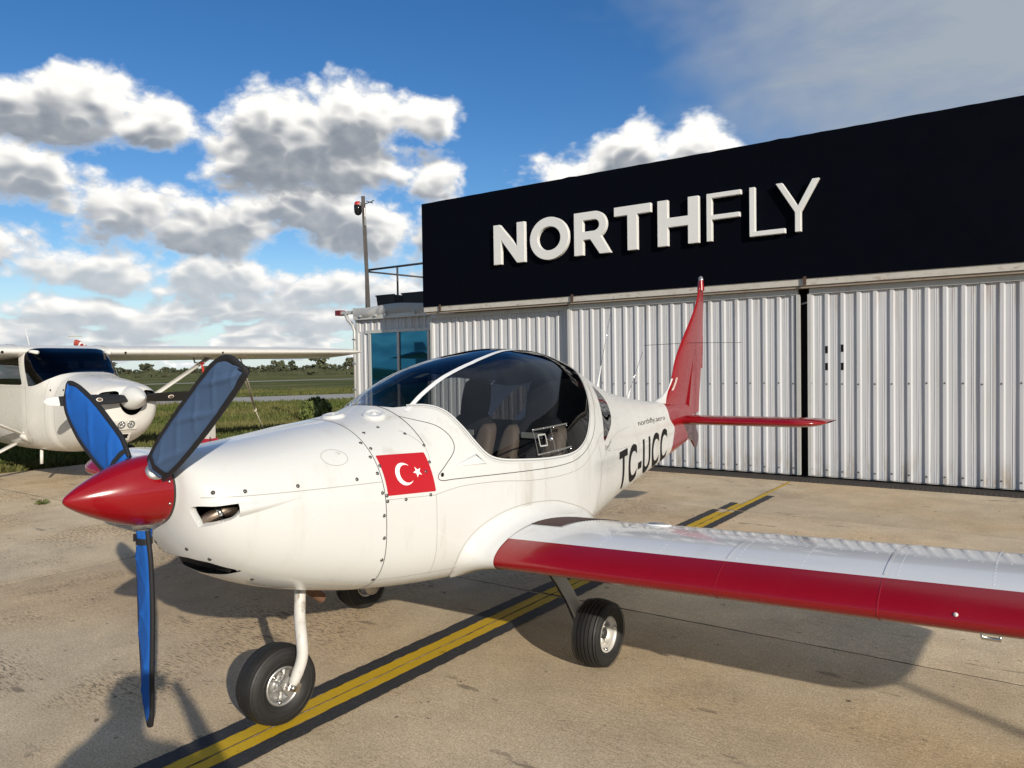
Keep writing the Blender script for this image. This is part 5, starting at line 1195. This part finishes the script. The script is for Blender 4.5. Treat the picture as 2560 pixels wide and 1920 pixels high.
obj('axle', MB(True).tube([(-.06, NWU, RN), (.105, NWU, RN)], .010, 10), METAL, ac)
RM = .176; MU = 3.52 - Y0
for sg in (1, -1):
    w = wheel('main_wheel', (sg * .90, MU, RM), RM, .15, .090, 0. if sg > 0 else math.pi, ac, 5, 1, .045)
    # composite spring leg: flat tapering blade
    C_ = smooth_curve([(.30, 2.40, .56), (.46, 2.38, .505), (.60, 2.34, .42), (.74, 2.29, .29), (.80, 2.265, .205)], 30); wd = np.linspace(.075, .05, len(C_)); G = []
    for i, c in enumerate(C_):
        tg = C_[min(i + 1, len(C_) - 1)] - C_[max(i - 1, 0)]; tg /= np.linalg.norm(tg); nr = np.cross(tg, [0, 1, 0]); nr /= np.linalg.norm(nr)
        G.append([[sg * (c + np.array([0, math.cos(a), 0]) * wd[i] + nr * .014 * math.sin(a))[0], (c + np.array([0, math.cos(a), 0]) * wd[i] * .85)[1], (c + nr * .014 * math.sin(a))[2]] for a in np.linspace(0, 2 * math.pi, 20, endpoint=False)])
    obj('main_gear_leg', gridmesh(np.array(G), True), mat('leg_grey', (.58, .56, .52), .45, var=.08), ac)
    obj('brake_line', MB(True).tube([(sg * x, y - .07, z + .005) for x, y, z in C_[::4]], .006, 6), DARKM, ac)
    obj('brake_disc', MB(True).lathe([(sg * .79, .03), (sg * .79, .075), (sg * .796, .075), (sg * .796, .03)], 24, 'x', (0, MU, RM)), METAL, ac); obj('axle', MB(True).tube([(sg * .78, MU, RM), (sg * .9, MU, RM)], .014, 10), METAL, ac)
    obj('brake_caliper', MB().box((sg * .775, MU + .055, RM + .03), (.04, .05, .06)), DARKM, ac)
obj('exhaust_stub', MB(True).tube([(-.06, 1.10, .60), (-.08, 1.16, .52), (-.10, 1.24, .46)], .026, 14, cap=False), RUST, ac)

# ================================================================== PARKED HIGH-WING AIRCRAFT (nose towards +X)
CX, CY = -9.61, 5.29
hw = empty('high_wing_aircraft', (CX, CY, 0), R_(90), 'white single-engine high-wing aircraft with black propeller parked on the left', 'aircraft')
CW = mat('cessna_white', (.70, .685, .64), .30, var=.04, vs=2, coat=.25, dirt=(.40, .35, .28), dirt_amt=.35, dirt_vs=(2, 2, .8))
CB = Loft([(.34, 1.385, 1.02, .17, 1.24, 2, 2), (.36, 1.40, .93, .27, 1.23, 2.1, 2.2), (.40, 1.415, .84, .36, 1.22, 2.3, 2.3), (.50, 1.44, .74, .43, 1.20, 2.5, 2.4), (.75, 1.485, .62, .485, 1.15, 2.7, 2.5), (1.05, 1.53, .545, .51, 1.10, 2.8, 2.7), (1.36, 1.575, .50, .525, 1.05, 2.8, 2.9),
           (1.50, 1.61, .485, .55, 1.02, 3.2, 3), (1.70, 1.74, .475, .575, 1.02, 4.0, 3), (1.95, 1.90, .47, .605, 1.02, 6, 3), (2.15, 1.965, .47, .615, 1.05, 8, 3), (2.6, 1.985, .47, .615, 1.05, 8, 3), (3.6, 1.97, .50, .58, 1.05, 6, 3), (4.4, 1.86, .57, .44, 1.08, 3.6, 2.8), (5.4, 1.62, .72, .29, 1.12, 2.6, 2.4), (6.6, 1.45, .92, .15, 1.16, 2.2, 2.2), (7.6, 1.36, 1.08, .06, 1.2, 2, 2)])
cb = CB.grid(np.concatenate([np.linspace(.34, .5, 18), np.linspace(.52, 2.4, 70), np.linspace(2.45, 7.6, 50)]), 120)
# cowl air intakes either side of the spinner
cut_ = np.full(len(cb[0]), -1.)
for sg in (1, -1):
    pl_ = smooth_curve([(sg * .17, 1.335), (sg * .27, 1.345), (sg * .36, 1.325), (sg * .385, 1.27), (sg * .36, 1.215), (sg * .27, 1.19), (sg * .18, 1.195)], 36, True); cut_ = np.maximum(cut_, np.where(cb[0][:, 1] < .53, sdpoly(cb[0][:, [0, 2]], pl_), -1))
_h, cb = clip(cb, cut_)
WSP = list(smooth_curve([(1.46, 1.60), (1.50, 1.57), (1.56, 1.515), (1.68, 1.45), (1.80, 1.415), (1.93, 1.405)], 30)) + [(2.08, 1.85), (2.10, 1.915), (1.98, 2.2), (1.40, 2.2)]
wsg, cb = clip(cb, sdpoly(cb[0][:, 1:3], WSP))
DWN = smooth_curve([(2.07, 1.435), (2.10, 1.42), (2.85, 1.43), (2.90, 1.46), (2.90, 1.83), (2.86, 1.86), (2.24, 1.86), (2.20, 1.83)], 60, True); dwg, cb = clip(cb, sdpoly(cb[0][:, 1:3], DWN))
RWN = [(3.05, 1.44), (3.75, 1.50), (3.75, 1.80), (3.05, 1.84)]; rwg, cb = clip(cb, sdpoly(cb[0][:, 1:3], RWN))
obj('fuselage', cb, CW, hw); WG = glass('aircraft_window', (.10, .105, .13), ior=1.55)
obj('windscreen', wsg, WG, hw)
for sg in (1, -1):
    for g_, nm_ in ((dwg, 'door_window'), (rwg, 'rear_side_window')): k, _ = clip(g_, g_[0][:, 0] * sg); obj(nm_, k, glass('side_glass', (.28, .29, .30), ior=1.5), hw)
    obj('window_frame', CB.seam(np.concatenate([DWN, DWN[:1]]), .03, sg, .004), CW, hw); obj('windscreen_trim', CB.seam(np.array(WSP[:31]), .018, sg, .003), CW, hw)
    obj('door_seam', CB.seam(smooth_curve([(2.02, 1.90), (2.0, 1.4), (2.0, .9), (2.05, .62), (2.9, .62), (3.0, 1.0), (3.0, 1.86)], 70), .006, sg), SEAML, hw)
    obj('cowl_seam', CB.seam(np.array([(u, 1.235 - .0 * u) for u in np.linspace(.52, 1.36, 20)]), .005, sg), SEAML, hw)
    obj('panel_seam', CB.seam(np.array([(1.56, z) for z in np.linspace(1.5, .60, 30)]), .005, sg), SEAML, hw)
    obj('door_handle', MB().box((sg * .562, 2.12, 1.28), (.012, .14, .03)), CW, hw)
    for u in (1.20, 1.48): p = float(CB.side(u, 1.36)) * sg; place('vent_hole', stud_mesh('vent_hole', .02, .2, 10), BLACKP, (p, u, 1.36), (sg, 0, 0), hw)
obj('firewall_seam', CB.hoop(1.36, 0, 2 * math.pi, .006, n=90), SEAML, hw)
obj('intake_duct', CB.grid(np.linspace(.38, .7, 10), 60, .05), mat('bay_black', (.01, .01, .01), .8), hw)
_b = CB.grid(np.array([.60, .61]), 60, .03); obj('intake_baffle', MB().add([tuple(p) for p in _b[0][:60]], [tuple(range(60))]), mat('bay_black', (.01, .01, .01), .8), hw)
cab = CB.grid(np.linspace(1.42, 4.0, 30), 72, .03); cab, _ = clip(cab, 1.40 - cab[0][:, 2]); obj('cabin_lining', cab, CABIN, hw)
obj('glareshield', MB().b2((-.48, 1.5, 1.39), (.48, 1.95, 1.41)), CABIN, hw); obj('headliner', MB().b2((-.5, 2.2, 1.88), (.5, 3.6, 1.90)), CABIN, hw)
for v in (-.24, .24):
    obj('seat_back', MB().box((v, 2.85, 1.32), (.42, .12, .62), Matrix.Rotation(-.2, 3, 'X')), SEATB, hw); obj('seat_headrest', MB().box((v, 2.93, 1.70), (.25, .09, .16)), SEATB, hw)
obj('compass', MB().box((0.02, 1.78, 1.50), (.07, .06, .07)), DARKM, hw)
# blue sunshade film across the top of the windscreen
sh, _ = clip((wsg[0] + wsg[1] * .004, wsg[1], wsg[2]), wsg[0][:, 2] - 1.60); obj('sunshade_film', sh, glass('sunshade', (.10, .115, .20), refl_rough=.1, ior=1.4), hw)
# spinner, propeller
SPZ = 1.25
obj('spinner', MB(True).lathe(smooth_curve([(0, .004), (.03, .022), (.12, .085), (.22, .135), (.30, .155), (.345, .157)], 40), 40, 'y', (0, 0, SPZ)), mat('spinner_white', (.62, .62, .60), .35, coat=.3), hw)
for sg in (1, -1):
    b = MB(True); G = []
    for t in np.linspace(0, 1, 30):
        r = .12 + 1.0 * t; ch = np.interp(t, [0, .15, .5, .85, .96, 1], [.055, .075, .078, .062, .048, .012]); tw = R_(42 - 26 * t); th = .022 * (1 - .75 * t)
        row = []
        for a in np.linspace(0, 2 * math.pi, 16, endpoint=False):
            c, s_ = math.cos(a) * ch, math.sin(a) * th; row.append((sg * r, .24 + (-c * math.sin(tw) + s_ * math.cos(tw)), SPZ + sg * (c * math.cos(tw) + s_ * math.sin(tw)) - sg * .02 + sg * .02))
        G.append(row)
    m_ = gridmesh(np.array(G), True, flip=sg < 0); tipm, bl = clip(m_, np.abs(m_[0][:, 0]) - .95); pb = obj('propeller_blade', bl, mat('prop_black', (.012, .012, .013), .45), hw); obj('blade_tip', tipm, mat('prop_tip_white', (.7, .7, .68), .4), pb)
    for x in (.70, .735): q = np.array([(sg * x, .19, SPZ - .075), (sg * x, .185, SPZ + .075)])
    for xa in (.965, .995): 
        s1, _ = clip((m_[0] + m_[1] * .0015, m_[1], m_[2]), xa + .012 - np.abs(m_[0][:, 0])); s1, _ = clip(s1, np.abs(s1[0][:, 0]) - xa); obj('tip_stripe', s1, mat('prop_black', (.012, .012, .013), .45), pb)
    e_ = MB(True); 
    for nm_, r0, mm, of_ in (('maker_badge', .034, mat('badge_white', (.7, .66, .6), .4), .008), ('badge_centre', .024, mat('badge_brown', (.16, .09, .05), .5), .0095)):
        bq = MB(True).lathe([(0, r0), (.0012, r0 * .98), (.0013, .001)], 24, 'z'); o = link(nm_, mesh(nm_, bq.V, bq.F, None, True), mm, pb); o.scale = (1.25, .8, 1); o.location = (sg * .48, .24 - .022 - of_ * .6, SPZ + .0); o.rotation_euler = (R_(90 + sg * 25), 0, 0)
# landing lights and lower intake
def cfront(v, z):
    us_ = np.linspace(.341, 1.2, 900); f = CB.imp(np.full(900, v), us_, np.full(900, z)); return float(us_[np.argmax(f < 1)])
LU = cfront(-.07, .90) - .004
obj('light_housing', MB().box((-.07, LU + .022, .90), (.30, .05, .13), Matrix.Rotation(.35, 3, 'X')), CW, hw)
for v in (-.135, -.005):
    bq = MB(True).lathe([(0, .052), (.006, .052), (.007, .046), (.003, .044), (.003, .001)], 24, 'z'); o = link('landing_light', mesh('landing_light', bq.V, bq.F, None, True), mat('lamp_glass', (.30, .30, .30), .12, .6), hw); o.location = (v, LU - .006, .898); o.rotation_euler = (R_(90 + 20), 0, 0)
    for k in range(6):
        a = k * math.pi / 3; bq2 = MB(True).lathe([(0, .011), (.004, .009), (.005, .001)], 10, 'z'); o2 = link('led', mesh('led', bq2.V, bq2.F, None, True), mat('led_bright', (.7, .7, .68), .15, .4), o); o2.location = (.028 * math.cos(a), .028 * math.sin(a), .004)
obj('lower_intake', MB().box((-.08, cfront(.0, .74) + .005, .74), (.24, .05, .12), Matrix.Rotation(.65, 3, 'X')), CW, hw); obj('intake_mouth', MB().box((-.08, cfront(.0, .74) - .012, .745), (.17, .03, .075), Matrix.Rotation(.65, 3, 'X')), BLACKP, hw)
obj('exhaust', MB(True).tube([(-.15, .95, .58), (-.15, 1.0, .47), (-.15, 1.06, .42)], .03, 12, cap=False), RUST, hw)
# wing: one piece from tip to tip above the cabin
AF2 = naca(.025, .4, .125, 30)
def csec(y):
    a = abs(y); e = max(0, (a - 5.6) / .32); k = math.sqrt(max(.001, 1 - min(e, .999) ** 2)); c = (1.62 if a < 2.6 else 1.62 - (a - 2.6) / 3.3 * .48) ; zc = 1.90 + .008 * a + .0; le = 2.08 + (0 if a < 2.6 else (a - 2.6) * .03)
    th = (c if a < 5.6 else c) * max(.08, k)
    return [(y, le + AF2[i, 0] * c, zc + AF2[i, 1] * th - AF2[i, 0] * .12) for i in range(len(AF2))]
for sg in (1, -1):
    ys_ = np.concatenate([[0.0], np.linspace(.45, 5.6, 40), 5.6 + .32 * np.sin(np.linspace(.1, 1, 10) * math.pi / 2)]); m_ = gridmesh(np.array([csec(y * sg) for y in ys_]), True, flip=sg < 0)
    if sg > 0: m_ = m_
    w = obj('wing', m_, CW, hw); w['label'] = 'long wing reaching towards the office annex' if sg > 0 else 'wing running out of the left edge'
    q = np.array(csec(.62 * sg)); P = q[[i for i in range(len(q)) if q[i, 1] < 2.7]]; N = np.cross(np.gradient(P, axis=0), [1, 0, 0]); N /= np.linalg.norm(N, axis=1, keepdims=True); N = N * (1 if N[len(N) // 2][1] < 0 else -1)
    obj('root_cuff', ribbon(P, N, .05, .006), CW, w)
    for y in (.85, 2.55):
        p = np.array(csec(y * sg))[28]; place('vent_mark', stud_mesh('vent_mark', .02, .3, 8), BLACKP, tuple(p + np.array([0, -.002, -.03])), (0, -1, -.2), w)
    obj('fuel_vent', MB(True).tube([(sg * .52, 2.05, 1.90), (sg * .50, 2.02, 1.90), (sg * .50, 1.86, 1.885)], .026, 10), CW, w)
    # strut from fuselage foot to mid wing
    st = obj('wing_strut', MB(True).tube([(sg * .50, 2.18, .70), (sg * 2.62, 2.52, 1.86)], .05, 14, flat=(.5, 1.3)), CW, hw)
    obj('strut_cuff', MB(True).tube([(sg * .47, 2.175, .68), (sg * .60, 2.196, .755)], [.085, .055], 14), CW, hw)
    # main gear spring leg and wheel
    obj('main_gear_leg', MB(True).tube([(sg * .40, 2.75, .60), (sg * .75, 2.78, .42), (sg * 1.15, 2.80, .25)], [.075, .06, .045], 12, flat=(.35, 1)), CW, hw)
    wheel('main_wheel', (sg * 1.22, 2.80, .20), .20, .15, .09, 0 if sg > 0 else math.pi, hw, 5, 1, .03)
obj('step', MB(True).tube([(-.36, 2.15, .50), (-.37, 2.14, .30)], .022, 8), CW, hw)
obj('nose_strut', MB(True).tube([(0, .98, .62), (0, .92, .40), (0, .90, .22)], .035, 12), CHROME, hw); wheel('nose_wheel', (0, .88, .18), .18, .13, .08, 0, hw, 5, 1, .03)
obj('nose_fork', MB(True).tube([(.09, .88, .18), (.09, .90, .36), (-.09, .90, .36), (-.09, .88, .18)], .018, 10), CW, hw)
obj('scissor_link', MB().box((0, .84, .42), (.05, .10, .02)), CW, hw)
obj('tail_fin', plate([(6.3, 1.42), (7.0, 1.75), (7.55, 2.45), (7.95, 2.45), (7.9, 1.2), (7.2, 1.1)], .05, 0, 6.3), CW, hw)
obj('tailplane', MB().b2((-1.7, 7.0, 1.28), (1.7, 7.8, 1.33)), CW, hw)
obj('roof_aerial', MB(True).tube([(-.25, 2.7, 1.98), (-.25, 2.88, 2.38)], [.008, .003], 6), CW, hw); obj('roof_beacon', MB(True).lathe([(1.98, .03), (2.02, .025), (2.04, .004)], 12, 'z', (.35, 2.4, 0)), RED, hw)
obj('pitot_mast', MB(True).tube([(2.25, 2.5, 1.84), (2.25, 2.46, 1.74), (2.25, 2.30, 1.73)], .014, 8), METAL, hw)
def hwp(v, u, z): return Vector((CX - u, CY + v, z))     # local to world
# ribbon hanging from the pitot cover
rf = empty('pitot_streamer', hwp(2.25, 2.32, 1.73), 0, 'small red warning streamer hanging under the long white wing', 'streamer')
obj('cover', MB(True).tube([(0, 0, 0), (.06, .0, -.01), (.12, 0, -.01)], .02, 8), RED, rf)
G = np.array([[(.10 + .015 * math.sin(t * 5), -.02 + s_ * (.03 + .05 * t) + .05 * t, -.03 - .34 * t) for s_ in (-.5, 0, .5)] for t in np.linspace(0, 1, 12)]); obj('ribbon', gridmesh(G), mat('streamer_red', (.45, .03, .02), .7), rf)
# tie-down rope from the wing
rp = empty('tie_down_rope', hwp(3.1, 2.6, 1.86), 0, 'pale knotted tie-down rope slanting from the white wing to the grass', 'rope')
ROPE = mat('rope_fibre', (.50, .45, .36), .9, var=.2, vs=60, bump=.5, bs=200)
foot = Vector((-14.9, 11.1, 0)) - rp.location
top_ = Vector((0, 0, 0)); kn_ = top_.lerp(foot, .60)
obj('strand', MB(True).tube([top_, top_.lerp(foot, .3) + Vector((.02, .03, -.01)), kn_], .012, 6), ROPE, rp); obj('strand', MB(True).tube([top_ + Vector((.12, .06, 0)), top_.lerp(foot, .33) + Vector((.05, .05, .0)), kn_], .012, 6), ROPE, rp)
obj('strand', MB(True).tube([kn_, foot], .012, 6), ROPE, rp); obj('knot', MB(True).lathe([(-.05, .005), (-.03, .03), (0, .035), (.03, .028), (.05, .005)], 10, 'z', tuple(kn_)), ROPE, rp)

# ================================================================== SMALL THINGS
mk_ = empty('marker_box', (-14.45, 9.30, -.03), R_(20), 'small white marker box with a red base in the grass beyond the cowling', 'marker')
obj('box', MB().b2((-.10, -.10, .20), (.10, .10, .62)), mat('marker_white', (.6, .58, .54), .6), mk_); obj('base', MB().add([(-.26, -.2, 0), (.26, -.2, 0), (.26, .2, 0), (-.26, .2, 0), (-.13, -.12, .2), (.13, -.12, .2), (.13, .12, .2), (-.13, .12, .2)], [(0, 1, 5, 4), (1, 2, 6, 5), (2, 3, 7, 6), (3, 0, 4, 7), (4, 5, 6, 7)]), mat('marker_red', (.35, .015, .03), .5), mk_)
obj('strap', MB(True).tube([(.12, -.14, .02), (.16, -.16, .15), (.13, -.12, .24)], .012, 6), BIND, mk_)
# slender light pole standing outside the frame; only its shadow crosses the apron
lp = empty('light_pole', (9.0, -1.28, 0), 0, 'slender steel light pole beside the apron, out of view to the right', 'pole')
obj('base', MB(True).lathe([(0, .14), (.02, .14), (.03, .06), (.12, .05)], 20, 'z'), METAL, lp); obj('shaft', MB(True).tube([(0, 0, .02), (0, 0, 2.2), (0, 0, 4.25)], [.045, .04, .032], 14), METAL, lp); obj('lamp_head', MB().box((0, 0, 4.27), (.12, .08, .05)), METAL, lp)
# ---- photographer behind the camera
def person():
    root = empty('person', (.23, -.30, 0), math.atan2(.5779, .8157), 'person in a dark jacket behind the camera raising a phone, seen only by shadow', 'person')
    J = {'pel': ((0, 0, .96), .155), 'bel': ((0, .01, 1.10), .15), 'che': ((0, .0, 1.30), .165), 'nec': ((0, .01, 1.47), .065), 'chin': ((0, .03, 1.56), .062), 'hed': ((0, .035, 1.655), .098), 'crn': ((0, .02, 1.735), .075)}
    E = [('pel', 'bel'), ('bel', 'che'), ('che', 'nec'), ('nec', 'chin'), ('chin', 'hed'), ('hed', 'crn')]
    for s, k in ((-1, 'l'), (1, 'r')):
        J['sh' + k] = ((s * .19, 0, 1.41), .075); J['el' + k] = ((s * .34, .14, 1.26), .052); J['wr' + k] = ((s * .17, .27, 1.47), .036); J['pa' + k] = ((s * .12, .305, 1.545), .032)
        J['hi' + k] = ((s * .10, 0, .90), .105); J['kn' + k] = ((s * .13, .03, .50), .066); J['an' + k] = ((s * .15, 0, .09), .048); J['to' + k] = ((s * .17, .17, .045), .042)
        E += [('che', 'sh' + k), ('sh' + k, 'el' + k), ('el' + k, 'wr' + k), ('wr' + k, 'pa' + k), ('pel', 'hi' + k), ('hi' + k, 'kn' + k), ('kn' + k, 'an' + k), ('an' + k, 'to' + k)]
        for f, (dx, dy, dz) in enumerate(((-.004, .02, .05), (-.012, .02, .038), (-.018, .018, .024), (-.02, .016, .010))):
            a = J['pa' + k][0]; n1, n2 = 'f%d' % f + k, 'g%d' % f + k; J[n1] = ((a[0] - s * .030, a[1] + dy, a[2] + dz), .0095); J[n2] = ((a[0] - s * .070, a[1] + dy + .012, a[2] + dz), .008); E += [('pa' + k, n1), (n1, n2)]
        J['t1' + k] = ((J['pa' + k][0][0] - s * .03, J['pa' + k][0][1] - .02, J['pa' + k][0][2] + .03), .010); J['t2' + k] = ((J['pa' + k][0][0] - s * .05, J['pa' + k][0][1] - .015, J['pa' + k][0][2] + .05), .008); E += [('pa' + k, 't1' + k), ('t1' + k, 't2' + k)]
    nm_ = list(J); me = bpy.data.meshes.new('body'); me.from_pydata([J[n][0] for n in nm_], [(nm_.index(a), nm_.index(b)) for a, b in E], []); o = link('body', me, None, root)
    o.modifiers.new('skin', 'SKIN'); sk = me.skin_vertices[0].data
    for i, n in enumerate(nm_): sk[i].radius = (J[n][1] * (1.25 if n in ('bel', 'che', 'pel') else 1), J[n][1] * (.82 if n in ('bel', 'che', 'pel') else 1)); sk[i].use_root = (n == 'pel')
    su = o.modifiers.new('sub', 'SUBSURF'); su.levels = su.render_levels = 2
    dg = bpy.context.evaluated_depsgraph_get(); m2 = bpy.data.meshes.new_from_object(o.evaluated_get(dg)); o.modifiers.clear(); o.data = m2; m2.materials.clear()
    for m in (mat('jacket_dark', (.03, .035, .05), .8), mat('trousers_grey', (.07, .07, .075), .8), mat('skin', (.45, .28, .20), .5), mat('shoe_black', (.02, .02, .02), .5)): m2.materials.append(m)
    for p in m2.polygons:
        c = p.center; p.material_index = 3 if c.z < .11 else 1 if c.z < .93 else 2 if (c.z > 1.49 and abs(c.x) < .11 and c.y < .2) or (c.y > .265) else 0; p.use_smooth = True
    hair = MB(True); hair.lathe([(.10, .002), (.085, .055), (.05, .092), (0, .108), (-.04, .106)], 20, 'z', (0, .01, 1.67)); obj('hair', hair, mat('hair_dark', (.02, .015, .012), .7), root)
    obj('nose', MB(True).lathe([(-.02, .016), (0, .013), (.02, .005)], 8, 'z', (0, .13, 1.645)), mat('skin', (.45, .28, .20), .5), root)
    return root
person()
ph = link('phone', mesh('phone', *(lambda b: (b.V, b.F))(MB().box((0, 0, 0), (.15, .008, .075)))), BLACKP); ph.matrix_world = Matrix.Translation(Vector((0, 0, 1.6)) - CF * .012 - CU * .012 - CR * .05) @ Matrix((CR, CF, CU)).transposed().to_4x4(); tag(ph, 'black phone held up at eye height, out of view', 'phone')
